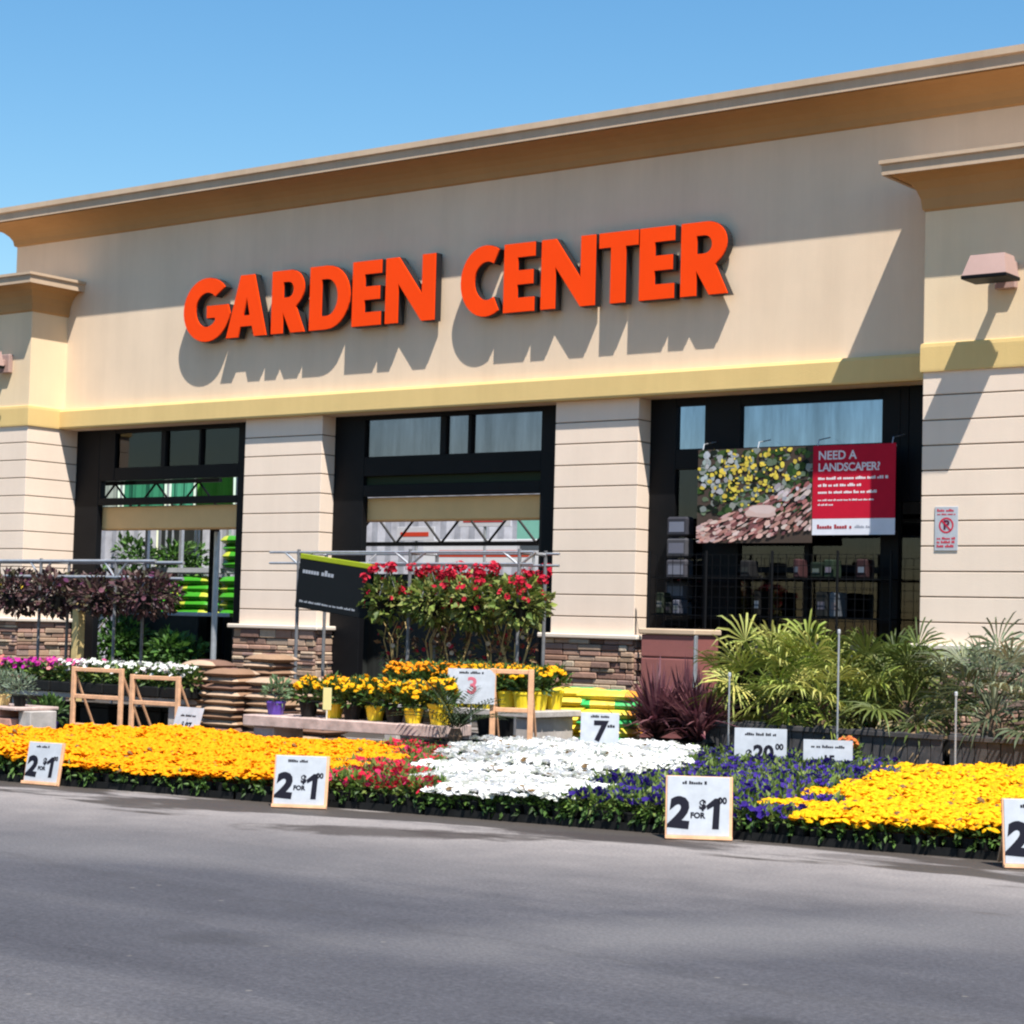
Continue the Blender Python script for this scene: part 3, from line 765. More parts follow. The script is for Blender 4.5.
for i in range(30): mb.tube([(-1.85 + 3.6 * i / 29, -.2, .1), (-1.85 + 3.6 * i / 29, -.2, 2.5)], .0045, 4, None, 0, False)
for i in range(18): mb.tube([(-1.85, -.2, .1 + i * 2.4 / 17), (1.75, -.2, .1 + i * 2.4 / 17)], .0045, 4, None, 0, False)
mb.build('mesh', M['black'], t)
for z in (.5, 1.1, 1.7, 2.2):
    mb = MB(); mb.box(-1.84, 1.74, -.17, .17, z - .02, z); mb.build('shelf_board', M['black'], t)
for z in (1.1, 1.7, 2.2):
    x = -1.8
    while x < 1.6:
        w = r.uniform(.07, .2); h = r.uniform(.15, .45) if z < 2 else r.uniform(.1, .25)
        if r.random() < .25:
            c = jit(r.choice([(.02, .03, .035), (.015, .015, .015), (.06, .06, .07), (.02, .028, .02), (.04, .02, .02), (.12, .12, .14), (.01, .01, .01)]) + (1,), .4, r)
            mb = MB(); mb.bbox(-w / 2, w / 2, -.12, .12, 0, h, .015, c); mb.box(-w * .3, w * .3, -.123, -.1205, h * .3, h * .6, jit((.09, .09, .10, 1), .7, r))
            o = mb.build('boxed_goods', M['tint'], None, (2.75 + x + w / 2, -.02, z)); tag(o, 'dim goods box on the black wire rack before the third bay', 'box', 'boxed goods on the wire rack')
        x += w + .03
for k in range(5):
    mb = MB(); mb.bbox(-.17, .17, -.1, .1, 0, .27, .03, jit((.05, .05, .06, 1), .3, r)); mb.box(-.12, .12, -.103, -.1005, .06, .2, jit((.15, .15, .18, 1), .2, r))
    o = mb.build('bag_of_stones', M['tint'], None, (1.15, .15, 1.60 + .29 * k)); tag(o, 'grey printed bag stacked at the left of the third bay, %s' % (ORD[k] if k else 'bottom one'), 'bag', 'pale bags at the left of the third bay')
t = thing('bag_stand', 'black stand under the pale bags left of the wire rack', 'stand', (1.15, .15, 0))
mb = MB(); mb.bbox(-.2, .2, -.12, .12, 1.54, 1.598, .005); mb.build('top', M['black'], t)
for x in (-.16, .16):
    mb = MB(); mb.box(x - .02, x + .02, -.1, .1, 0, 1.538); mb.build('leg', M['black'], t)
t = thing('dark_screen', 'added black sheet darkening the yard behind the third bay', 'screen', (2.6, 2.3, 0))  # sheet added so the interior behind the glass stays dark
mb = MB(); mb.box(-3.2, 3.4, 0, .03, .02, 4.0); mb.build('cloth', M['sheeting'], t)
for x in (-3.22, 0, 3.42):
    mb = MB(); mb.box(x - .04, x + .04, .035, .1, 0, 4.1); mb.build('post', M['black'], t)
# black sheets added to imitate the dark in the lower left and middle bays
def dark_sheet(x, w, y, h, label):
    t = thing('dark_screen', label, 'screen', (x, y, 0))
    mb = MB(); n = 30; v = []
    for i in range(n + 1): v += [(-w / 2 + w * i / n, .025 * math.sin(i * 1.9), .02), (-w / 2 + w * i / n, .025 * math.sin(i * 1.9 + .6), h)]
    mb.add(v, [(2 * i, 2 * i + 2, 2 * i + 3, 2 * i + 1) for i in range(n)]); mb.build('cloth', M['sheeting'], t)
    for xx in (-w / 2, 0, w / 2):
        mb = MB(); mb.tube([(xx, .06, 0), (xx, .06, h + .05)], .025, 6); mb.build('post', M['black'], t)
dark_sheet(-3.6, 4.6, 1.1, 2.25, 'added black sheet darkening behind the red geranium baskets')
dark_sheet(-9.7, 4.4, 2.6, 1.5, 'low added black sheet darkening behind the white display table')

# ================================================================== PLANT PIECES
def leaf(mb, p, d, up, L, w, c, fold=.25, n=2, droop=.3):
    """a pointed leaf as a bent strip"""
    d = Vector(d).normalized(); up = Vector(up); side = d.cross(up)
    if side.length < 1e-4: side = d.orthogonal()
    side.normalize(); nn = side.cross(d)
    P = Vector(p); v = [P]; f = []
    a = P + d * L * .5 - nn * droop * L * .12
    e = P + d * L - nn * droop * L * .45
    v += [a + side * w / 2 + nn * fold * w, a, a - side * w / 2 + nn * fold * w, e]
    mb.add(v, [(0, 2, 1), (0, 3, 2), (1, 2, 4), (2, 3, 4)], c)
def bloom(mb, p, nrm, rad, c, cc, r, kind='dome'):
    """one flower head: ruffled pompon (marigold) or open trumpet of five petals (petunia, pansy)"""
    N = Vector(nrm).normalized(); A = N.orthogonal().normalized(); B = N.cross(A); P = Vector(p)
    n = 8 if kind == 'dome' else 10
    v = []; f = []; ph = r.uniform(0, 6)
    if kind == 'dome':
        v.append(P + N * rad * .62)
        for ring, (rr_, hh) in enumerate(((.55, .50), (1.0, .12))):
            for k in range(n):
                t = ph + 2 * PI * (k + .5 * ring) / n; q = rr_ * r.uniform(.85, 1.12)
                v.append(P + (A * math.cos(t) + B * math.sin(t)) * rad * q + N * rad * (hh + r.uniform(-.16, .16)))
        f = [(0, 1 + k, 1 + (k + 1) % n) for k in range(n)]
        for k in range(n): f += [(1 + k, 1 + n + k, 1 + (k + 1) % n), (1 + (k + 1) % n, 1 + n + k, 1 + n + (k + 1) % n)]
        for i, q in enumerate(f): mb.add([v[j] for j in q], [(0, 1, 2)], jit(c, .12, r) if i % 3 else jit(cc, .12, r))
    else:
        v.append(P - N * rad * .15)
        for k in range(n):
            t = ph + 2 * PI * k / n; q = 1.0 if k % 2 else .80
            v.append(P + (A * math.cos(t) + B * math.sin(t)) * rad * q * r.uniform(.92, 1.08) + N * rad * (.15 + r.uniform(-.12, .12)))
        for k in range(n): mb.add([v[0], v[1 + k], v[1 + (k + 1) % n]], [(0, 1, 2)], jit(c, .10, r))
        mb.add([P - N * rad * .13 + (A * math.cos(t) + B * math.sin(t)) * rad * .22 for t in [k * PI / 3 for k in range(6)]], [(0, 1, 2, 3, 4, 5)], cc)
def sph(r):
    while True:
        q = Vector((r.uniform(-1, 1), r.uniform(-1, 1), r.uniform(-1, 1)))
        if .05 < q.length < 1: return q
def clump(mb, cx, cy, cz, rx, rz, n, L, cols, r, up=.5, w=.45):
    """leaves spread through an ellipsoid"""
    for _ in range(n):
        q = sph(r); p = (cx + q.x * rx, cy + q.y * rx, cz + q.z * rz)
        d = (q + Vector((r.uniform(-.5, .5), r.uniform(-.5, .5), up + r.uniform(-.4, .4))))
        l = L * r.uniform(.7, 1.3)
        leaf(mb, p, d, sph(r) + Vector((0, 0, .8)), l, l * w, jit(r.choice(cols), .25, r))
LEAF = [C4(.055, .115, .022), C4(.085, .16, .03), C4(.035, .075, .018)]
LEAF_Y = [C4(.13, .20, .03), C4(.09, .15, .03), C4(.17, .22, .05)]

yard_tree(-16.7, 6.6, 3.1, 'leafy green potted tree between the pale screens', 801)
yard_tree(-14.6, 6.0, 3.0, 'leafy green potted tree behind the yard racking', 802)
yard_tree(-17.6, 6.2, 2.5, 'small leafy potted tree before the left pale screen', 803)
for k, (x, y, h) in enumerate(((-11.1, 1.35, 1.40), (-9.9, 1.3, 1.05))):
    yard_tree(x, y, h, '%s leafy potted shrub from the left inside the left bay' % ['first', 'second', 'third', 'fourth'][k], 810 + k)
# ------------------------------------------------------------------ bedding trays
TW, TD = .60, .42
def tray_meshes(kind, r):
    T = MB()
    for a in ((-TW / 2, TW / 2, -TD / 2, -TD / 2 + .012), (-TW / 2, TW / 2, TD / 2 - .012, TD / 2), (-TW / 2, -TW / 2 + .012, -TD / 2, TD / 2), (TW / 2 - .012, TW / 2, -TD / 2, TD / 2)): T.box(*a, .002, .06)
    T.box(-TW / 2 + .01, TW / 2 - .01, -TD / 2 + .01, TD / 2 - .01, .004, .012)
    for i in range(5):
        for j in range(3):
            cx, cy = -TW / 2 + TW * (i + .5) / 5, -TD / 2 + TD * (j + .5) / 3
            T.lathe([(.042, .013), (.055, .115), (.058, .118), (.058, .13), (.050, .13)], 8, cx, cy)
    F = MB(); B = MB()
    hi = {'orange': .215, 'yellow': .22, 'white': .235, 'blue': .235, 'red': .235}[kind]
    for i in range(5):
        for j in range(3):
            cx, cy = -TW / 2 + TW * (i + .5) / 5, -TD / 2 + TD * (j + .5) / 3
            nL = {'orange': 14, 'yellow': 20, 'white': 20, 'blue': 30, 'red': 34}[kind]
            clump(F, cx, cy, .17 if kind in ('blue', 'red') else .135, .068, .055 if kind in ('blue', 'red') else .04, nL, .07, LEAF_Y if kind in ('blue', 'red') else LEAF, r)
    for q in range(46):
        e = r.random(); sgn = r.choice((-1, 1)); dx, dy = ((e - .5) * TW, sgn * TD * .49) if r.random() < .6 else (sgn * TW * .49, (e - .5) * TD)
        dz = r.uniform(.06, .16)
        for _ in range(3): leaf(F, (dx, dy, dz), (dx * .8 + r.uniform(-.3, .3), dy * 1.6 + r.uniform(-.3, .3), r.uniform(-.5, .5)), sph(r) + Vector((0, 0, .8)), r.uniform(.04, .08), .028, jit(r.choice(LEAF), .3, r))
    for q in range(60 if kind in ('blue', 'red') else 5):
        leaf(F, (r.uniform(-.5, .5) * TW, r.uniform(-.5, .5) * TD, hi - r.uniform(.02, .05)), (r.gauss(0, .6), r.gauss(0, .6), 1), sph(r), r.uniform(.04, .075), .018, jit(r.choice(LEAF), .3, r))
    n = {'orange': 340, 'yellow': 270, 'white': 260, 'blue': 105, 'red': 165}[kind]
    pal = {'orange': (C4(.93, .395, .004), C4(.92, .325, .003)), 'yellow': (C4(.93, .56, .008), C4(.90, .43, .005)), 'white': (C4(.86, .85, .84), C4(.62, .66, .42)),
           'blue': (C4(.038, .016, .20), C4(.015, .008, .06)), 'red': (C4(.66, .02, .055), C4(.45, .01, .03))}[kind]
    rad = {'orange': .031, 'yellow': .033, 'white': .037, 'blue': .031, 'red': .027}[kind]
    pts = []
    tries = 0
    while len(pts) < n and tries < 6000:
        tries += 1
        p = (r.uniform(-TW / 2 - .01, TW / 2 + .01), r.uniform(-TD / 2 - .01, TD / 2 + .01))
        if all((p[0] - q[0]) ** 2 + (p[1] - q[1]) ** 2 > (rad * .70) ** 2 for q in pts): pts.append(p)
    for x, y in pts:
        ex = max(abs(x) / (TW / 2), abs(y) / (TD / 2))
        z = hi + .014 * math.sin(x * 21) * math.sin(y * 23 + 1) + r.uniform(-.012, .010) - (.03 if ex > .92 else 0)
        nr = Vector((r.gauss(0, .4), r.gauss(-.1, .4), 1))
        c, cc = pal
        if kind == 'orange' and r.random() < .18: c = C4(.93, .45, .008)
        if kind == 'orange' and r.random() < .05: c = C4(.88, .30, .004)
        if kind == 'yellow' and r.random() < .2: c = C4(.90, .36, .006)
        if kind == 'white' and r.random() < .25: c = C4(.68, .69, .62)
        if kind not in ('blue', 'red') and r.random() < .03: c = cc = C4(.22, .13, .05)
        if kind in ('blue', 'red'): nr = Vector((r.gauss(.2, .6), r.gauss(-.4, .6), .9)); z -= r.uniform(-.015, .035)
        if kind == 'white': nr = Vector((r.gauss(.1, .3), r.gauss(-.15, .3), 1))
        if kind == 'red' and r.random() < .25: c = C4(.58, .03, .12)
        if kind == 'blue' and r.random() < .3: c = C4(.07, .035, .30)
        bloom(B, (x, y, z), nr, rad * r.choice((.6, .8, .9, 1.0, 1.05, 1.15, 1.2)), c, cc, r, 'dome' if kind in ('orange', 'yellow') else 'open')
    return T, F, B
def tree_data(kind, seed):
    T, F, B = tray_meshes(kind, random.Random(seed))
    return (T.data('tray', M['darkpl']), F.data('foliage', M['leaf']), B.data('blossoms', M['petal']))
def inside(p, poly):
    x, y = p; c = False
    for i in range(len(poly)):
        x1_, y1_ = poly[i]; x2_, y2_ = poly[i - 1]
        if (y1_ > y) != (y2_ > y) and x < (x2_ - x1_) * (y - y1_) / (y2_ - y1_) + x1_: c = not c
    return c
BEDS = {
    'orange': [(-3.6, -8.9), (-1.3, -8.3), (0, -7.5), (1.0, -7.15), (2.33, -6.95), (4.85, -10.98), (4.95, -11.6), (.9, -12.2), (.6, -11.8)],
    'red': [(2.33, -6.95), (2.95, -6.2), (3.80, -8.1), (4.95, -9.8), (6.15, -11.3), (4.95, -11.6), (4.85, -10.98)],
    'white': [(2.95, -6.2), (4.3, -4.5), (6.93, -10.16), (7.45, -11.3), (6.15, -11.3), (4.95, -9.8), (3.80, -8.1)],
    'blue': [(4.3, -4.45), (6.55, -4.45), (7.0, -5.0), (8.12, -8.8), (8.9, -11.2), (7.45, -11.3), (6.93, -10.16)],
    'yellow': [(6.9, -4.4), (7.6, -3.9), (8.4, -4.0), (11.6, -10.1), (11.6, -11.2), (8.9, -11.2), (8.12, -8.8), (7.0, -5.0)]}
NAMES = {'orange': ('black tray of orange marigolds', 'orange marigold bed'), 'red': ('black tray of red verbena over green leaves', 'red flower strip'),
         'white': ('black tray of white petunias', 'white petunia bed'), 'blue': ('black tray of dark violet pansies', 'violet pansy bed'),
         'yellow': ('black tray of golden yellow marigolds', 'yellow marigold bed')}
protos = {}
rb = random.Random(77)
ca, sa = math.cos(R(8.25)), math.sin(R(8.25))
for kind in BEDS:
    protos[kind] = [tree_data(kind, 100 + i + 17 * len(kind)) for i in range(4)]
count = {}
for j in range(0, 19):
    for i in range(-12, 24):
        u, v = (i + .5 * (j % 2) * .4) * (TW + .005), .25 + j * (TD + .004)
        x, y = 1.9 + u * ca - v * sa, -11.52 + u * sa + v * ca
        for kind, poly in BEDS.items():
            if inside((x, y), poly):
                d = protos[kind][rb.randrange(4)]
                front = v < .3
                lb = '%s, %s of its bed' % (NAMES[kind][0], 'front row' if front else 'inner rows')
                t = thing('flower_tray', lb, 'flower tray', (x, y, 0), R(8.25) + (PI if rb.random() < .5 else 0) + rb.uniform(-.03, .03), 'trays of the ' + NAMES[kind][1])
                h = 1.0 + .13 * math.sin(x * 1.7 + y * .9) * math.cos(y * 1.3 - x * .5) + rb.uniform(-.07, .07)
                if kind == 'white' and v > 2.2: h *= 1.25
                if kind == 'orange': h *= 1.08
                put('tray', d[0], t); f = put('foliage', d[1], t); b = put('blossoms', d[2], t)
                f.scale = b.scale = (1, 1, h)
                count[kind] = count.get(kind, 0) + 1
                break
print('TRAYS', count, sum(count.values()))

# ------------------------------------------------------------------ price signs
def price_sign(x, y, rz, w, h, rows, label, group='white price boards', tilt=10, z=0, wood=True, stake=0):
    t = thing('price_sign', label, 'sign', (x, y, z), rz, group)
    tm = Matrix.Rotation(-R(tilt), 4, 'X')
    mb = MB(); mb.bbox(-w / 2, w / 2, -.006, 0, .03, .03 + h, .002, None, 0, tm); bd = mb.build('board', M['white'], t)
    if wood:
        mb = MB()
        mb.bbox(-w / 2 - .012, w / 2 + .022, .001, .022, 0, h + .035, .004, None, 0, tm)
        mb.bbox(-w / 2 - .012, w / 2 + .022, -.03, -.0015, 0, .028, .004, None, 0, tm)
        for xx in (-w / 2 + .03, w / 2 - .03):
            mb.tube([tm @ Vector((xx, .03, h * .8)), (xx, .32, .012)], .012, 5)
        mb.build('easel', M['wood'], t)
    if stake:
        mb = MB(); mb.tube([(0, .03, -stake), (0, .075, h * .7)], .01, 6); mb.build('stake', M['galv'], t)
    mb = MB(); ink = C4(.012, .012, .02); rr = random.Random(int(x * 100) + 9)
    for kind, s, px, pz, size in rows:
        if kind == 't': mb.mesh(text_mesh(s, size * h, size * h * .045), tm @ at_xz(px * w, -.0075, .03 + pz * h), ink)
        elif kind == 'i': mb.mesh(text_mesh(s, size * h, size * h * .055), tm @ at_xz(px * w, -.0075, .03 + pz * h, R(-4)) @ Matrix(((1, .05, 0, 0), (0, 1, 0, 0), (0, 0, 1, 0), (0, 0, 0, 1))), ink)
        elif kind == 'one':
            q = size * h; me = outline_mesh([[(-.02 * q, -.5 * q), (.20 * q, -.5 * q), (.24 * q, .5 * q), (.06 * q, .5 * q), (-.22 * q, .26 * q), (-.18 * q, .12 * q), (.02 * q, .24 * q)]], .0008)
            mb.mesh(me, tm @ at_xz(px * w, -.0075, .03 + pz * h), ink)
        elif kind == 'r': mb.mesh(text_mesh(s, size * h, size * h * .02), tm @ at_xz(px * w, -.0075, .03 + pz * h), C4(.5, .12, .16))
        elif kind == 'g':
            g = MB(); greek(g, -px * w, px * w, 0, 0, size * h, ink, rr)
            mb.add(g.v, g.f, ink, 0, tm @ Matrix.Translation((s * w, -.0075, .03 + pz * h)))
    mb.build('lettering', M['tint'], bd)
    return t
TWO = [('i', '2', -.30, .36, .68), ('t', 'FOR', -.01, .34, .13), ('t', '$', .07, .52, .22), ('one', '1', .235, .38, .52), ('t', '00', .385, .60, .15), ('g', -.06, .20, .87, .055)]
PG = 'white price boards along the front of the beds'
price_sign(2.00, -11.55, R(8), .37, .34, TWO, 'price board 2 for 1 dollar before the left end of the orange bed', PG)
price_sign(4.84, -11.32, R(30), .41, .385, TWO, 'price board 2 for 1 dollar between orange marigolds and red flowers', PG)
price_sign(8.21, -10.78, R(33), .445, .42, TWO, 'price board 2 for 1 dollar in front of the violet pansies', PG)
price_sign(10.65, -10.52, R(36), .445, .42, TWO, 'price board 2 for 1 dollar cut by the right picture edge', PG)
BG = 'white price boards among the displays'
price_sign(-.42, -7.55, R(-6), .46, .36, [('g', .0, .30, .70, .07), ('t', '97', .08, .40, .3), ('t', '$', -.14, .46, .2)], 'low white price board leaning beside the brown sack stacks', BG, 18, .12, False, .12)
price_sign(2.35, -5.95, R(30), .52, .38, [('r', '3', .02, .5, .66), ('g', 0, .26, .86, .07)], 'white board with a reddish figure before the yellow marigold pots', BG, 6, .60, False, .6)
price_sign(3.98, -5.85, R(30), .40, .40, [('t', '7', .02, .5, .7), ('g', .02, .26, .87, .07), ('g', .30, .10, .62, .10)], 'white price board with a single 7 behind the white petunias', BG, 6, .18, False, .18)
price_sign(5.72, -5.55, R(28), .52, .40, [('t', '$', -.22, .34, .3), ('t', '20', .06, .38, .5), ('t', '00', .36, .55, .2), ('g', 0, .3, .82, .07)], 'white price board reading 20 behind the violet pansies', BG, 6, .10, False, .1)
price_sign(6.42, -5.45, R(28), .48, .30, [('g', 0, .34, .74, .09), ('t', '15', .02, .34, .4)], 'half hidden white price board beside the orange potted flower', BG, 6, .12, False, .12)

# ------------------------------------------------------------------ sacks
r = random.Random(41)
def sackc(k):
    base = [(.26, .15, .09, 1), (.18, .10, .07, 1), (.31, .19, .115, 1)][k]
    return lambda u, w: (.20, .09, .10, 1) if (.35 < u < .65 and .3 < w < .7) else ((.46, .32, .22, 1) if w < .15 else base)
sack_me = [cushion(.50, .52, .125, sackc(i), r).data('soil_sack', M['sack'], True) for i in range(3)]
SK = 'brown sacks beside the first pillar'
stack(sack_me, 'soil_sack', -1.92, -5.70, .02, 11, .085, lambda s: 'brown soil sack, %s in the left sack stack' % s, 'sack', SK, r, 0, .02)
stack(sack_me, 'soil_sack', -1.34, -5.85, .02, 10, .085, lambda s: 'brown soil sack, %s in the middle sack stack' % s, 'sack', SK, r, 0, .02)
stack(sack_me, 'soil_sack', -.76, -5.75, .02, 9, .085, lambda s: 'brown soil sack, %s in the sack stack nearest the slab bench' % s, 'sack', SK, r, 0, .02)
stack(sack_me, 'soil_sack', -1.55, -5.0, .02, 12, .085, lambda s: 'brown soil sack, %s in the tall rear sack stack' % s, 'sack', SK, r, 0, .02)
stack(sack_me, 'soil_sack', -.75, -4.9, .02, 9, .085, lambda s: 'brown soil sack, %s in the rear sack stack by the pillar' % s, 'sack', SK, r, 0, .02)
yb = lambda u, w: (.04, .45, .12, 1) if (.35 < u < .8 and .1 < w < .9) else ((.85, .62, .05, 1) if u < .85 else (.80, .33, .04, 1))
yb2 = lambda u, w: (.04, .45, .12, 1) if u < .45 or u > .9 else (.88, .66, .08, 1)
ybag = [cushion(.72, .48, .135, q, r, 12, .2, 5).data('soil_bag', M['bag'], True) for q in (yb, yb2)]
YG = 'yellow and green bags before the middle pillar'
stack(ybag, 'soil_bag', 1.98, -3.30, .02, 7, .105, lambda s: 'yellow and green plastic bag, %s in the left bag stack' % s, 'bag', YG, r, .4)
stack(ybag, 'soil_bag', 2.62, -3.65, .02, 7, .105, lambda s: 'yellow and green plastic bag, %s in the right bag stack' % s, 'bag', YG, r, .4)

# ------------------------------------------------------------------ benches
def bench(x, y, rz, w, d, h, label, mtop, mleg, legw=.19, th=.07):
    t = thing('display_bench', label, 'bench', (x, y, 0), rz)
    mb = MB()
    nb = max(1, int(round(d / .22)))
    for i in range(nb):
        a = -d / 2 + d * i / nb; mb.bbox(-w / 2, w / 2, a + .004, a + d / nb - .004, h - th, h, .008)
    mb.build('tabletop', M[mtop], t)
    for s in (-1, 1):
        mb = MB(); cx = s * (w / 2 - legw * .9); mb.bbox(cx - legw / 2, cx + legw / 2, -d / 2 + .05, d / 2 - .05, 0, h - th - .001, .012)
        mb.build('leg', M[mleg], t)
    return t
bench(-3.55, -5.75, 0, 3.35, .75, .50, 'grey plank bench of pink and white flowers on concrete blocks', 'concrete', 'concrete', .24)
bench(1.22, -6.55, R(3), 2.7, .62, .42, 'low stone slab bench of marigold pots behind the orange bed', 'slab', 'slab', .3, .12)
bench(1.33, -4.5, 0, 2.30, .95, .53, 'grey plank table of yellow marigold pots before the middle bay', 'concrete', 'concrete', .2)
t = thing('brick_plinth', 'low terracotta block plinth carrying small pots at the left edge', 'plinth', (-3.75, -7.35, .06))
mb = MB()
for i in range(3):
    for j in range(3):
        o = .2 if j % 2 else 0
        mb.bbox(-.85 + i * .4 + o, -.46 + i * .4 + o, -.3, .3, j * .09, j * .09 + .085, .008)
mb.build('blocks', M['brick'], t)
mb = MB(); mb.bbox(-.9, .66, -.33, .33, .272, .31, .008); mb.build('top_slab', M['slab'], t)
mb = MB(); mb.bbox(-.95, .75, -.36, .36, -.059, -.002, .01); mb.build('footing', M['concrete'], t)
mb = MB(); mb.bbox(.56, .78, -.2, .2, 0, .268, .01); mb.build('end_block', M['concrete'], t)

# wooden hoop frames holding signs
def hoop(x, y, rz, w, h, label):
    t = thing('sign_easel', label, 'frame', (x, y, 0), rz, 'peach wooden frames')
    for s in (-1, 1):
        mb = MB(); mb.bbox(s * w / 2 - .03, s * w / 2 + .03, -.02, .02, 0, h, .005); mb.build('upright', M['wood'], t)
    for z in (.10, h * .54, h - .055):
        mb = MB(); mb.bbox(-w / 2 + .031, w / 2 - .031, -.015, .015, z, z + .05, .005); mb.build('crossbar', M['wood'], t)
    for s in (-1, 1):
        mb = MB(); mb.tube([(s * w / 2, .02, h * .9), (s * w / 2, .42, .01)], .016, 6); mb.build('brace', M['wood'], t)
hoop(-3.07, -6.45, R(4), .80, .84, 'peach wooden frame before the white flowers, nearer the pink ones')
hoop(-2.10, -6.40, R(4), .74, .78, 'peach wooden frame before the white flowers, nearer the sacks')
hoop(2.72, -5.70, R(24), .42, 1.02, 'peach wooden frame behind the white board and cycad')

# ------------------------------------------------------------------ potted plants
def pot(mb, r0, r1, h, n=14, z=0): mb.lathe([(r0, z), (r1, z + h * .86), (r1 * 1.07, z + h * .87), (r1 * 1.07, z + h), (r1 * .95, z + h), (r1 * .93, z + h * .9)], n)
def potted(name, label, cat, loc, potm, pr, ph, leaves, blooms, group=None, seed=0):
    r = random.Random(seed)
    t = thing(name, label, cat, loc, r.uniform(0, 6), group)
    mb = MB(); pot(mb, pr * .75, pr, ph); mb.build('pot', M[potm], t, smooth=False)
    F = MB(); clump(F, 0, 0, ph + leaves['rz'] * .8, leaves['rx'], leaves['rz'], leaves['n'], leaves['L'], leaves['c'], r, .6, leaves.get('w', .4)); F.build('foliage', M['leaf'], t)
    if blooms:
        B = MB()
        for _ in range(blooms['n']):
            a = r.uniform(0, 2 * PI); q = math.sqrt(r.random()) * leaves['rx'] * 1.05
            z = ph + leaves['rz'] * (.8 + 1.15 * math.sqrt(max(0, 1 - (q / (leaves['rx'] * 1.15)) ** 2))) + r.uniform(-.05, .03)
            bloom(B, (q * math.cos(a), q * math.sin(a), z), (math.cos(a) * q * 3 + r.gauss(0, .3), math.sin(a) * q * 3 + r.gauss(0, .3), .8), blooms['r'] * r.uniform(.8, 1.2), blooms['c'], blooms['cc'], r, blooms.get('k', 'dome'))
        B.build('blossoms', M['petal'], t)
    return t
ML = dict(rx=.16, rz=.13, n=150, L=.10, c=LEAF)
MY = dict(n=40, r=.036, c=C4(.90, .50, .01), cc=C4(.86, .36, .008))
MO = dict(n=40, r=.036, c=C4(.88, .36, .01), cc=C4(.80, .22, .008))
NUM = ['first', 'second', 'third', 'fourth', 'fifth', 'sixth', 'seventh', 'eighth', 'ninth', 'tenth']
# front row on the slab bench
FG = 'marigold pots on the low slab bench'
for i, (x, pm) in enumerate(((.60, 'darkpl'), (.93, 'ypot'), (1.24, 'darkpl'), (1.52, 'ypot'), (1.85, 'darkpl'), (2.06, 'ypot'), (2.40, 'ypot'))):
    big = i == 6
    potted('marigold_pot', '%s %s marigold pot from the left, front of the slab bench' % (NUM[i], 'bright yellow' if pm == 'ypot' else 'black'), 'potted plant',
           (x, -6.62 + .06 * (i % 2) + (.1 if big else 0), .421), pm, .105 if not big else .14, .16 if not big else .22, dict(ML), dict(MY), FG, 200 + i)
for i, x in enumerate((.75, 1.15, 1.55, 1.95, 2.3)):
    potted('marigold_pot', '%s black marigold pot from the left, back of the slab bench' % NUM[i], 'potted plant', (x, -6.38, .421), 'darkpl', .10, .18, dict(ML), dict(MY if i % 2 else MO), FG, 220 + i)
TG = 'marigold pots on the plank table'
for i in range(9):
    potted('marigold_pot', '%s marigold pot from the left, front row of the plank table' % NUM[i], 'potted plant', (.34 + i * .235, -4.82 + .03 * (i % 2), .531), 'ypot', .115, .21, dict(ML, rx=.15), dict(MY if i > 4 else MO), TG, 240 + i)
for i in range(8):
    potted('marigold_pot', '%s marigold pot from the left, second row of the plank table' % NUM[i], 'potted plant', (.36 + i * .265, -4.52, .531), 'ypot', .115, .21, dict(ML, rx=.16), dict(MY if i > 5 else MO), TG, 260 + i)
for i in range(8):
    potted('marigold_pot', '%s marigold pot from the left, back row of the plank table' % NUM[i], 'potted plant', (.36 + i * .265, -4.22, .531), 'ypot', .115, .22, dict(ML, rx=.17), dict(MO if i < 6 else MY), TG, 280 + i)
potted('herb_pot', 'green bushy herb in a violet pot at the slab bench end', 'potted plant', (.10, -6.62, .421), 'ppot', .11, .15, dict(rx=.15, rz=.13, n=170, L=.08, c=[C4(.12, .19, .09), C4(.16, .24, .12)]), None, None, 300)
# tall plant label in the front row
t = thing('plant_label', 'tall pale yellow plant label between pots on the slab bench', 'label', (1.06, -6.83, .421))
mb = MB(); mb.bbox(-.06, .06, -.003, .003, .10, .34, .002, (.80, .76, .35, 1)); mb.box(-.008, .008, -.002, .002, 0, .099, (.8, .8, .7, 1)); mb.build('card', M['tint'], t)
# small pots on the brick plinth
for i, (x, pm) in enumerate(((-4.05, 'darkpl'), (-3.72, 'ppot'), (-3.38, 'terrapot'), (-3.08, 'darkpl'))):
    potted('herb_pot', ['grey leaved herb in a black pot, far left on the brick plinth', 'grey leaved herb in a dark violet pot on the brick plinth', 'grey leaved herb in a sandy pot on the brick plinth', 'grey leaved herb in a black pot, right end of the brick plinth'][i],
           'potted plant', (x - .25, -7.42, .371), pm, .085, .13, dict(rx=.17, rz=.15, n=190, L=.08, c=[C4(.17, .22, .15), C4(.22, .27, .19), C4(.11, .16, .09)], w=.25), None, 'small pots on the brick plinth', 310 + i)
potted('herb_pot', 'leafy green plant in a violet pot under the plank bench', 'potted plant', (-3.75, -6.62, 0), 'ppot', .12, .16, dict(rx=.20, rz=.15, n=170, L=.11, c=LEAF), None, None, 330)
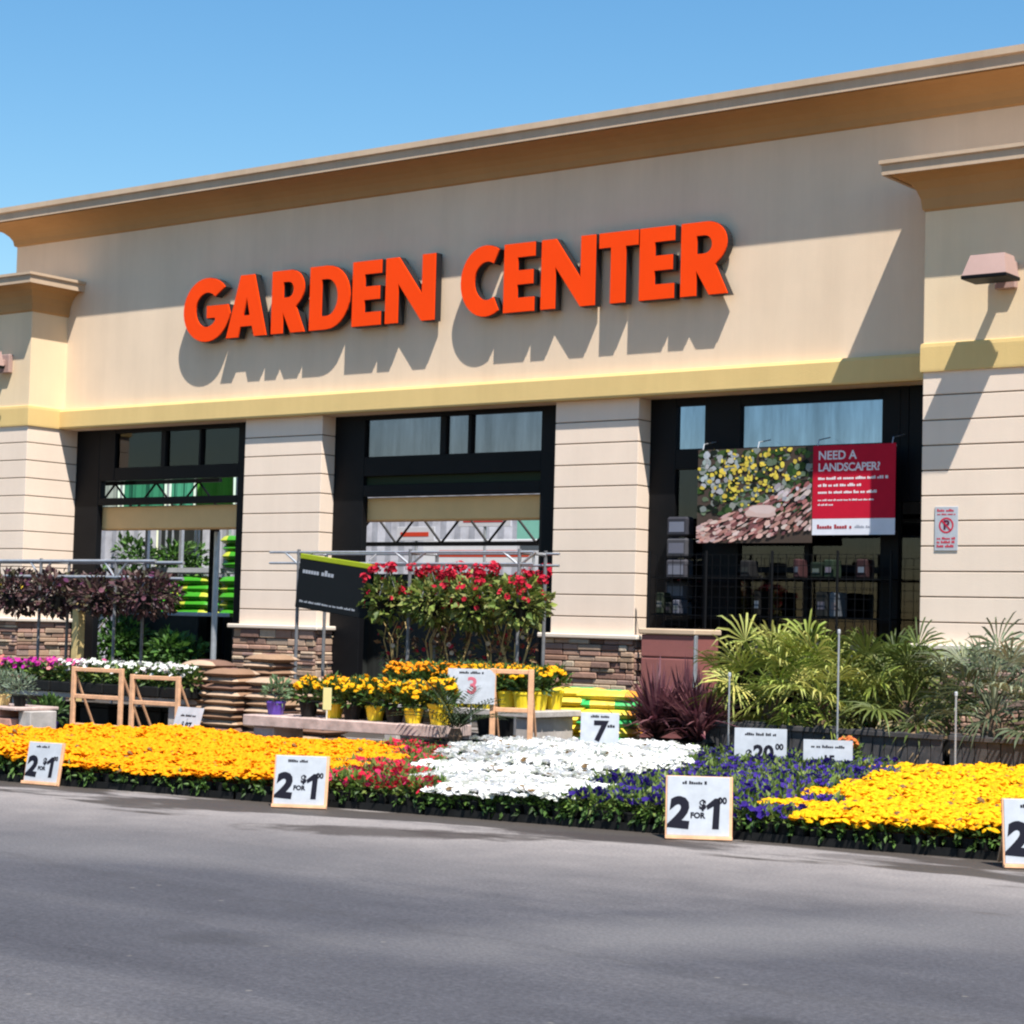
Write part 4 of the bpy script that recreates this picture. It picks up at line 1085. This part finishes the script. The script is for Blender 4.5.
# pink and white flowers on the left bench: long black troughs
def trough(x, y, z, label, bl, seed, dens=60):
    r = random.Random(seed)
    t = thing('flower_trough', label, 'flower tray', (x, y, z), 0, 'black flower trays on the plank bench')
    mb = MB(); mb.bbox(-.24, .24, -.16, .16, 0, .13, .012); mb.build('tray', M['darkpl'], t)
    F = MB()
    for q in (-.16, 0, .16): clump(F, q, 0, .23, .14, .11, 110, .09, LEAF_Y + LEAF, r)
    F.build('foliage', M['leaf'], t)
    B = MB()
    for _ in range(dens):
        c = r.choice(bl); bloom(B, (r.uniform(-.26, .26), r.uniform(-.18, .18), .34 + r.uniform(-.07, .06)), (r.gauss(0, .4), r.gauss(-.4, .4), .8), .036 * r.uniform(.8, 1.25), c, c, r, 'open')
    B.build('blossoms', M['petal'], t); return t
pinks = [C4(.65, .10, .26), C4(.55, .03, .30), C4(.75, .28, .26), C4(.45, .02, .34)]
whites = [C4(.82, .80, .78), C4(.80, .72, .72), C4(.78, .80, .70)]
cols = [('salmon pink', [C4(.75, .22, .18), C4(.7, .12, .2)]), ('salmon pink', [C4(.75, .28, .26), C4(.65, .10, .26)]), ('pink', pinks[:3]), ('magenta', [C4(.50, .02, .34), C4(.55, .03, .30)]), ('mixed pink', pinks), ('pink and white', pinks[:1] + whites), ('white', whites), ('white', whites), ('white', whites), ('white', whites)]
used = {}
for i, (nm, bl) in enumerate(cols):
    x = -6.55 + i * .50
    for k, y in enumerate((-6.0, -5.55)):
        key = (nm, k); used[key] = used.get(key, 0) + 1
        ttl = '%s tray of %s flowers %s on the plank bench' % (NUM[i], nm, ('at the front', 'at the back')[k])
        if -5.2 < x + 0: trough(x, y, .501, ttl, bl, 400 + i * 2 + k, 55)
bench(-6.3, -5.75, 0, 2.0, .75, .50, 'second plank bench running out of the left picture edge', 'concrete', 'concrete', .24)
for i in range(3):
    x = -6.9 + .52 * i
    trough(x, -5.95, .501, '%s tray of coral flowers on the left plank bench' % NUM[i], cols[0][1], 440 + i, 55)

for i, x in enumerate((-4.5, -3.85, -2.9, -2.3)):  # black boxes added to stand in for the dark under the bench
    t = thing('dark_filler', 'added black filler box darkening under the plank bench, %s from the left' % NUM[i], 'crate', (x, -5.6, 0), 0, 'black filler boxes under the plank bench')
    mb = MB(); mb.bbox(-.27, .27, -.2, .2, .005, .31, .012); mb.build('box', M['darkpl'], t)
    mb = MB(); mb.bbox(-.29, .29, -.22, .22, .312, .345, .008); mb.build('lid', M['darkpl'], t)
# ------------------------------------------------------------------ spiky plants
def cycad(x, y, label):
    r = random.Random(51)
    t = thing('cycad', label, 'potted plant', (x, y, 0))
    mb = MB(); pot(mb, .22, .30, .30, 16); mb.build('pot', M['darkpl'], t)
    mb = MB(); mb.lathe([(.06, .28), (.08, .34), (.05, .42)], 10); mb.build('trunk', M['trunk'], t)
    F = MB()
    for k in range(22):
        a = 2 * PI * k / 22 + r.uniform(-.15, .15); e = R(r.uniform(30, 78)); L = r.uniform(.56, .78)
        prev = None
        for s in range(15):
            u = s / 14
            el = e - u * .7
            p = Vector((math.cos(a) * L * u * math.cos(e - u * .3), math.sin(a) * L * u * math.cos(e - u * .3), .40 + L * u * math.sin(e - u * .35)))
            if prev is not None:
                d = (p - prev).normalized(); sd = d.cross(Vector((0, 0, 1))).normalized()
                for sg in (-1, 1): leaf(F, p, sd * sg + d * .9 + Vector((0, 0, .25)), (0, 0, 1), .13 * (1 - .55 * abs(u - .45)), .02, jit((.028, .05, .016, 1), .3, r))
            prev = p
    F.build('foliage', M['leaf'], t)
cycad(2.93, -6.93, 'dark green cycad in a black pot before the white board')

def cordyline(x, y, h, label, seed):
    r = random.Random(seed)
    t = thing('red_cordyline', label, 'potted plant', (x, y, 0), 0, 'dark red spiky plants')
    mb = MB(); pot(mb, .14, .19, .26, 14); mb.build('pot', M['darkpl'], t)
    F = MB()
    for k in range(340):
        a = r.uniform(0, 2 * PI); e = R(r.uniform(15, 88)); L = r.uniform(.36, .82) * h
        d = Vector((math.cos(a) * math.cos(e), math.sin(a) * math.cos(e), math.sin(e)))
        z0 = .24 + r.uniform(0, .16)
        c = jit(r.choice([(.11, .035, .048, 1), (.18, .065, .080, 1), (.06, .020, .028, 1), (.27, .12, .13, 1), (.13, .05, .06, 1)]), .25, r)
        p0 = Vector((0, 0, z0)); side = d.cross(Vector((0, 0, 1))).normalized()
        p1 = p0 + d * L * .55; p2 = p0 + d * L - Vector((0, 0, L * .22 * math.cos(e)))
        w = .021 * r.uniform(.7, 1.2)
        F.add([p0 + side * w * .5, p0 - side * w * .5, p1 + side * w, p1 - side * w, p2], [(0, 1, 3, 2), (2, 3, 4)], c)
    F.build('foliage', M['leaf'], t)
cordyline(3.46, -3.95, 1.1, 'dark red spiky cordyline close to the yellow and green bags', 61)
cordyline(3.76, -3.80, 1.15, 'tallest dark red spiky cordyline before the maroon bin', 62)
cordyline(4.08, -4.02, 1.0, 'dark red spiky cordyline next to the yellowish palm', 63)

def palm(x, y, h, rad, cols, label, seed, potm='darkpl', nf=38, pr=.30, ph=.42, up=.35):
    """fan palm: stiff stalks, each carrying a fan of narrow split leaflets"""
    r = random.Random(seed)
    t = thing('fan_palm', label, 'palm', (x, y, 0), 0, 'potted fan palms')
    mb = MB(); pot(mb, pr * .8, pr, ph, 18); mb.build('pot', M[potm], t)
    mb = MB(); mb.lathe([(.10, ph * .9), (.13, ph + .08), (.10, ph + h * .22), (.06, ph + h * .3)], 10); mb.build('trunk', M['trunk'], t)
    F = MB(); base = Vector((0, 0, ph + h * .16))
    for k in range(nf):
        a = 2 * PI * k * .618 + r.uniform(-.3, .3); q = (k + .5) / nf
        e = R(-8 + 90 * q ** .75 + r.uniform(-12, 12))
        hd = Vector((math.cos(a), math.sin(a), 0))
        L = rad * r.uniform(.42, .82)
        # stalk bends outward under the weight of its fan
        p0 = base + Vector((0, 0, .10 * q)); d0 = hd * math.cos(e) + Vector((0, 0, math.sin(e)))
        e1 = e - R(r.uniform(18, 40)); d1 = hd * math.cos(e1) + Vector((0, 0, math.sin(e1)))
        pm = p0 + d0 * L * .55; tip = pm + d1 * L * .45
        cst = jit(r.choice(cols), .2, r)
        dead = e < R(6) and r.random() < .7
        if dead: cst = jit(r.choice([(.28, .19, .10, 1), (.22, .16, .08, 1), (.34, .27, .15, 1)]), .2, r)
        F.tube([p0, pm, tip], [.011, .009, .006], 4, cst, 0, False)
        d = d1
        side = d.cross(Vector((0, 0, 1)))
        side = side.normalized() if side.length > .1 else Vector((1, 0, 0))
        roll = r.uniform(-.9, .9); nn = side.cross(d).normalized()
        side, nn = side * math.cos(roll) + nn * math.sin(roll), nn * math.cos(roll) - side * math.sin(roll)
        n = r.choice((13, 15, 17)); span = r.uniform(85, 115)
        for i in range(n):
            b = R(-span + 2 * span * i / (n - 1)) + r.uniform(-.08, .08)
            l = rad * .50 * (1 - .25 * abs(b) / 1.83) * r.uniform(.8, 1.15)
            dd = d * math.cos(b) + side * math.sin(b) + nn * .18
            ws = nn.cross(dd).normalized() * .015 * r.uniform(.8, 1.2)
            dr = l * r.uniform(.12, .45) * (1.6 if dead else 1)
            p1 = tip + dd * l * .5; p2 = tip + dd * l * .82 - Vector((0, 0, dr * .4)); p3 = tip + dd * l - Vector((0, 0, dr))
            cc = jit(cst, .25, r)
            F.add([tip, p1 + ws + nn * .005, p1 - nn * .004, p1 - ws + nn * .005, p2 + ws * .7, p2 - ws * .7, p3], [(0, 2, 1), (0, 3, 2), (1, 2, 5, 4), (2, 3, 5), (4, 5, 6)], cc)
    F.build('crown', M['leaf'], t)
YEL = [C4(.33, .36, .08), C4(.22, .27, .045), C4(.41, .41, .11), C4(.13, .17, .03)]
OLV = [C4(.13, .16, .035), C4(.22, .22, .06), C4(.07, .10, .02)]
GRY = [C4(.19, .215, .13), C4(.11, .135, .075), C4(.27, .28, .18), C4(.08, .10, .05)]
palm(4.58, -3.30, 1.22, .98, YEL, 'yellow green fan palm nearest the maroon bin', 71)
palm(5.25, -3.40, 1.18, .96, YEL, 'yellow green fan palm behind the tall metal stake', 72)
palm(6.10, -3.05, 1.22, 1.0, OLV, 'dark olive fan palm between yellowish and grey palms', 73)
palm(7.22, -3.35, 1.10, .98, GRY, 'grey green fan palm at the right edge before the wing', 74)
palm(5.45, -2.35, 1.05, .9, OLV, 'olive fan palm standing behind the yellowish palms', 75)
palm(8.2, -2.6, 1.2, .95, OLV, 'dark fan palm just outside the right picture edge', 76)

def planter_box(x, y, w, label, seed):
    r = random.Random(seed)
    t = thing('wooden_planter', label, 'planter', (x, y, 0), 0, 'dark wooden planter boxes below the palms')
    mb = MB(); n = int(w / .13)
    for i in range(n):
        a = -w / 2 + w * i / n; mb.bbox(a + .004, a + w / n - .004, -.012 + r.uniform(-.006, .006), .018, 0, .50 + r.uniform(-.02, .02), .004)
    mb.build('front_slats', M['wood_dark'], t)
    mb = MB(); mb.bbox(-w / 2, w / 2, .03, .34, .01, .44, .01); mb.build('box', M['darkpl'], t)
    mb = MB(); mb.bbox(-w / 2 - .01, w / 2 + .01, -.04, -.02, .44, .49, .004); mb.build('rail', M['wood_dark'], t)
for i, (x, w) in enumerate(((4.55, 1.0), (5.50, .8), (6.45, 1.05), (7.60, 1.1))):
    planter_box(x, -4.02, w, ['dark wooden planter below the palm nearest the maroon bin', 'dark wooden planter behind the half hidden price board', 'grey slatted wooden planter behind the yellow bed', 'grey slatted wooden planter at the right edge'][i], 80 + i)
for i, (x, y, z) in enumerate(((4.52, -4.15, 1.02), (5.84, -4.15, 1.52), (7.17, -4.15, .92))):
    t = thing('metal_stake', ['short grey metal stake beside the cordyline', 'tall pale metal stake between the yellowish palms', 'thin metal stake before the grey palm'][i], 'stake', (x, y, 0), 0, 'metal stakes at the palms')
    mb = MB(); mb.tube([(0, 0, 0), (0, 0, z)], .011, 8); mb.build('rod', M['galv'], t)
    mb = MB(); mb.lathe([(.013, z - .03), (.017, z - .02), (.017, z + .012), (.009, z + .02)], 8); mb.build('cap', M['white'], t)
potted('orange_flower_pot', 'orange kalanchoe in a small pot beside the half hidden price board', 'potted plant', (6.48, -5.15, 0), 'terrapot', .10, .20, dict(rx=.11, rz=.13, n=90, L=.09, c=LEAF_Y), dict(n=34, r=.028, c=C4(.70, .16, .06), cc=C4(.75, .3, .05)), None, 340)

# maroon bin
t = thing('maroon_bin', 'maroon panelled bin with a tan cap beside the middle pillar', 'bin', (1.93, -1.05, 0))
mb = MB(); mb.bbox(-.40, .40, -.3, .3, 0, 1.12, .012); mb.bbox(-.40, .40, -.303, .303, 1.135, 1.42, .012); mb.bbox(-.385, .385, -.285, .285, 1.11, 1.14, .002); mb.build('body', M['maroon'], t)
mb = MB(); mb.bbox(-.43, .43, -.33, .33, 1.422, 1.50, .015); mb.build('cap', M['cap'], t)
mb = MB(); mb.bbox(.402, .43, -.31, -.25, 0, 1.42, .004); mb.build('corner_trim', M['galv'], t)

# ------------------------------------------------------------------ racks with hanging baskets
def rack(x0, x1, y, z1, z2, label, legs, rad=.026):
    t = thing('display_rack', label, 'rack', ((x0 + x1) / 2, y, 0), 0, 'galvanised hanging basket racks')
    L = x1 - x0
    for z in (z1, z2):
        for yy in (-.28, .28):
            mb = MB(); mb.tube([(-L / 2, yy, z), (L / 2, yy, z)], rad, 8); mb.build('rail', M['galv'], t)
    for i, lx in enumerate(legs):
        q = lx - (x0 + x1) / 2
        for yy in (-.28, .28):
            mb = MB(); mb.tube([(q, yy, 0), (q, yy, z1 + .04)], .024, 8); mb.build('leg', M['pipe'], t)
        mb = MB(); mb.tube([(q, -.28, z1 - .01), (q, .28, z1 - .01)], .02, 6); mb.build('cross_tie', M['galv'], t)
        for s in (-1, 1):
            mb = MB(); mb.tube([(q, -.28, z2 - .02), (q + s * .26, -.28, z1)], .018, 6); mb.build('brace', M['galv'], t)
    return t
rack(-10.6, -6.05, -2.5, 2.29, 2.05, 'galvanised rack of dark purple hanging baskets before the left bay', (-10.3, -8.6, -6.9))
rack(-3.75, .82, -2.5, 2.42, 2.27, 'galvanised rack of red geranium baskets before the middle bay', (-3.2, -1.2, .6), .017)
def basket(loc, label, leafc, petc, group, seed, rx, rz, nb, hang, nl=260, drop=0, pk='open', pot_h=.2):
    r = random.Random(seed)
    t = thing('hanging_basket', label, 'hanging basket', loc, 0, group)
    mb = MB(); mb.lathe([(.10, -pot_h), (.16, -.02), (.17, 0), (.15, 0)], 14); mb.build('pot', M['darkpl'], t)
    mb = MB()
    for k in range(3):
        a = 2 * PI * k / 3 + .4; mb.tube([(.16 * math.cos(a), .16 * math.sin(a), 0), (0, 0, hang - .05)], .004, 4)
    mb.tube([(0, 0, hang - .05), (0, 0, hang)], .006, 5)
    mb.build('hanger', M['galv'], t)
    F = MB(); clump(F, 0, 0, .05 - drop, rx, rz, nl, .12, leafc, r, .2, .6); F.build('foliage', M['leaf'], t)
    B = MB()
    for _ in range(nb):
        q = sph(r).normalized(); 
        if q.z < -.3: q.z *= -1
        p = (q.x * rx * 1.02, q.y * rx * 1.02, .05 - drop + q.z * rz * 1.1)
        c = r.choice(petc); bloom(B, p, q + Vector((0, 0, .3)), .042 * r.uniform(.7, 1.2), c, c, r, pk)
    B.build('blossoms', M['petal'], t); return t
PL = [C4(.060, .024, .030), C4(.10, .045, .050), C4(.030, .018, .018), C4(.06, .055, .03), C4(.13, .075, .065)]
PU = [C4(.12, .035, .09), C4(.19, .08, .11), C4(.10, .03, .07)]
for i in range(9):
    x = -10.25 + .50 * i
    pts = [C4(.75, .55, .05)] * 3 + PU if i in (1, 2) else PU
    basket((x, -2.5 + (.28 if i % 2 else -.28), 1.72 + .03 * (i % 3)), '%s dark purple hanging basket from the left on the left rack' % NUM[i], PL, pts, 'dark purple hanging baskets', 500 + i, .40 + .05 * (i % 3), .25 + .04 * ((i * 2) % 3), 16, (2.05 - 1.72 - .03 * (i % 3)), 400, 0)
RD = [C4(.50, .012, .04), C4(.42, .008, .03), C4(.60, .03, .06)]
GL = [C4(.16, .21, .04), C4(.20, .25, .05), C4(.09, .14, .03), C4(.26, .27, .08)]
for i in range(7):
    x = -1.58 + .365 * i
    b = basket((x, -2.5 + (.28 if i % 2 else -.28), 1.78 + .02 * (i % 2)), '%s red geranium hanging basket from the left on the middle rack' % NUM[i], GL, RD, 'red geranium hanging baskets', 520 + i, (.30, .38, .33, .40, .29, .37, .34)[i], (.27, .33, .24, .36, .30, .26, .31)[i], 26, (2.27 - 1.78 - .02 * (i % 2)), (300, 470, 330, 500, 280, 430, 360)[i], .05)
    r = random.Random(900 + i); B = MB()
    for _ in range(8):
        cx, cy, cz = r.uniform(-.32, .32), r.uniform(-.36, .2), r.choice((r.uniform(.05, .3), r.uniform(.28, .48), r.uniform(.34, .46)))
        for _ in range(18):
            q = sph(r); c = r.choice(RD); bloom(B, (cx + q.x * .085, cy + q.y * .085, cz + q.z * .06), q + Vector((0, -.2, .4)), .028, c, c, r, 'open')
        B.tube([(cx, cy, cz), (cx * .6, cy * .6, .15)], .004, 4, (.1, .16, .04, 1))
    B.build('flower_heads', M['petal'], b)
# leggy potted geraniums below, standing in shade on the yard floor
for i in range(5):
    r = random.Random(950 + i)
    t = thing('potted_shrub', '%s twiggy potted shrub from the left under the red baskets' % NUM[i], 'potted plant', (-1.8 + .5 * i, -2.3 + .2 * (i % 2), 0), 0, 'potted shrubs under the red baskets')
    mb = MB(); pot(mb, .16, .21, .36, 14); mb.build('pot', M['darkpl'], t)
    mb = MB()
    for k in range(5):
        a = r.uniform(0, 6.3); mb.tube([(0, 0, .33), (.06 * math.cos(a), .06 * math.sin(a), .8), (.2 * math.cos(a), .2 * math.sin(a), 1.25), (.26 * math.cos(a + .5), .26 * math.sin(a + .5), 1.5)], [.016, .012, .009, .005], 5)
    mb.build('stems', M['timber'], t)
    F = MB(); clump(F, 0, 0, 1.15, .25, .30, 85, .11, [C4(.10, .12, .03), C4(.22, .12, .06), C4(.14, .16, .05), C4(.10, .05, .03)], r, .2, .45); F.build('foliage', M['leaf'], t)
    B = MB()
    for _ in range(14):
        q = sph(r).normalized(); c = r.choice([C4(.4, .02, .05), C4(.6, .5, .4), C4(.3, .05, .04)]); bloom(B, (q.x * .27, q.y * .27, 1.22 + q.z * .27), q, .035, c, c, r, 'open')
    B.build('blossoms', M['petal'], t)

# black plant sign with a green top strip, on the middle rack
t = thing('plant_sign', 'black sign board with lime top strip hanging left of the red baskets', 'sign', (-2.50, -2.85, 1.53), R(0))
tilt = Matrix.Rotation(R(6.5), 4, 'Y')
mb = MB(); mb.bbox(-.68, .66, -.02, .02, 0.06, .73, .008, (.010, .012, .014, 1), 0, tilt); mb.build('panel', M['tint'], t)
mb = MB(); mb.bbox(-.68, .66, -.024, .024, .731, .80, .006, (.30, .36, .02, 1), 0, tilt); mb.build('top_strip', M['tint'], t)
rr = random.Random(15); mb = MB(); g = MB()
greek(g, -.60, -.02, 0, .54, .075, None, rr); greek(g, -.60, .42, 0, .14, .03, None, rr)
mb.add(g.v, g.f, (.34, .36, .40, 1), 0, tilt @ Matrix.Translation((0, -.0225, 0))); mb.build('lettering', M['tint'], t)
mb = MB()
for x in (-.5, .5): mb.tube([tilt @ Vector((x, 0, .79)), (x, .30, .87)], .008, 6)
mb.build('hook', M['galv'], t)
t = thing('red_reflector', 'small round red disc on the cream pillar left of the black sign', 'reflector', (-5.62, -.006, 2.2))
mb = MB(); mb.lathe([(.06, 0), (.06, .012), (.045, .022), (.0005, .024)], 14, 0, 0, (.45, .03, .03, 1), 0, Matrix.Rotation(R(90), 4, 'X')); mb.build('disc', M['tint'], t)

# timber post by the left rack
t = thing('timber_post', 'tan square timber post under the purple baskets', 'post', (-7.55, -2.9, 0))
mb = MB(); mb.bbox(-.07, .07, -.07, .07, 0, 1.62, .01); mb.build('shaft', M['timber'], t)
mb = MB(); mb.bbox(-.12, .12, -.09, .09, 1.621, 1.66, .006); mb.build('cap', M['timber'], t)

# ================================================================== CAMERA
yaw, pitch, roll = R(36.94), R(3.22), R(1.50)
fwd = Vector((-math.sin(yaw) * math.cos(pitch), math.cos(yaw) * math.cos(pitch), math.sin(pitch)))
rt = fwd.cross(Vector((0, 0, 1))).normalized(); upv = rt.cross(fwd)
cr, sr = math.cos(roll), math.sin(roll)
r_, u_ = rt * cr + upv * sr, upv * cr - rt * sr
cam = bpy.data.cameras.new('camera'); co = bpy.data.objects.new('camera', cam); col.objects.link(co)
co.matrix_world = Matrix(((r_.x, u_.x, -fwd.x, 15.74), (r_.y, u_.y, -fwd.y, -23.1), (r_.z, u_.z, -fwd.z, 1.5), (0, 0, 0, 1)))
cam.sensor_width = 36; cam.lens = 36 * 2000 / 1024; cam.clip_end = 2000
scene.camera = co

# ================================================================== LIGHT
sd = Vector((.46, -.323, 1)).normalized()
elev = math.asin(sd.z); azi = math.atan2(sd.x, sd.y)
w = bpy.data.worlds.new('World'); scene.world = w; w.use_nodes = True
nt = w.node_tree; bg = nt.nodes['Background']
sky = nt.nodes.new('ShaderNodeTexSky'); sky.sky_type = 'NISHITA'; sky.sun_disc = False
sky.sun_elevation = elev; sky.sun_rotation = azi; sky.air_density = 1.45; sky.dust_density = 0; sky.ozone_density = 6.0
hs = nt.nodes.new('ShaderNodeHueSaturation'); hs.inputs['Saturation'].default_value = 1.22; hs.inputs['Hue'].default_value = .497
nt.links.new(sky.outputs[0], hs.inputs['Color']); nt.links.new(hs.outputs[0], bg.inputs[0]); bg.inputs[1].default_value = .084
sun = bpy.data.lights.new('sun', 'SUN'); sun.energy = 5.0; sun.angle = R(.5); sun.color = (1.0, .955, .88)
so = bpy.data.objects.new('sun', sun); col.objects.link(so); so.rotation_euler = sd.to_track_quat('Z', 'Y').to_euler(); so.location = (20, -20, 40)
vs = scene.view_settings; vs.view_transform = 'Standard'; vs.look = 'None'; vs.gamma = 1; vs.exposure = .85; vs.use_curve_mapping = False
scene.render.engine = 'CYCLES'
scene.cycles.use_denoising = True; scene.cycles.filter_width = 2.2
scene.cycles.max_bounces = 7; scene.cycles.diffuse_bounces = 4; scene.cycles.transparent_max_bounces = 12
scene.cycles.caustics_reflective = False; scene.cycles.caustics_refractive = False
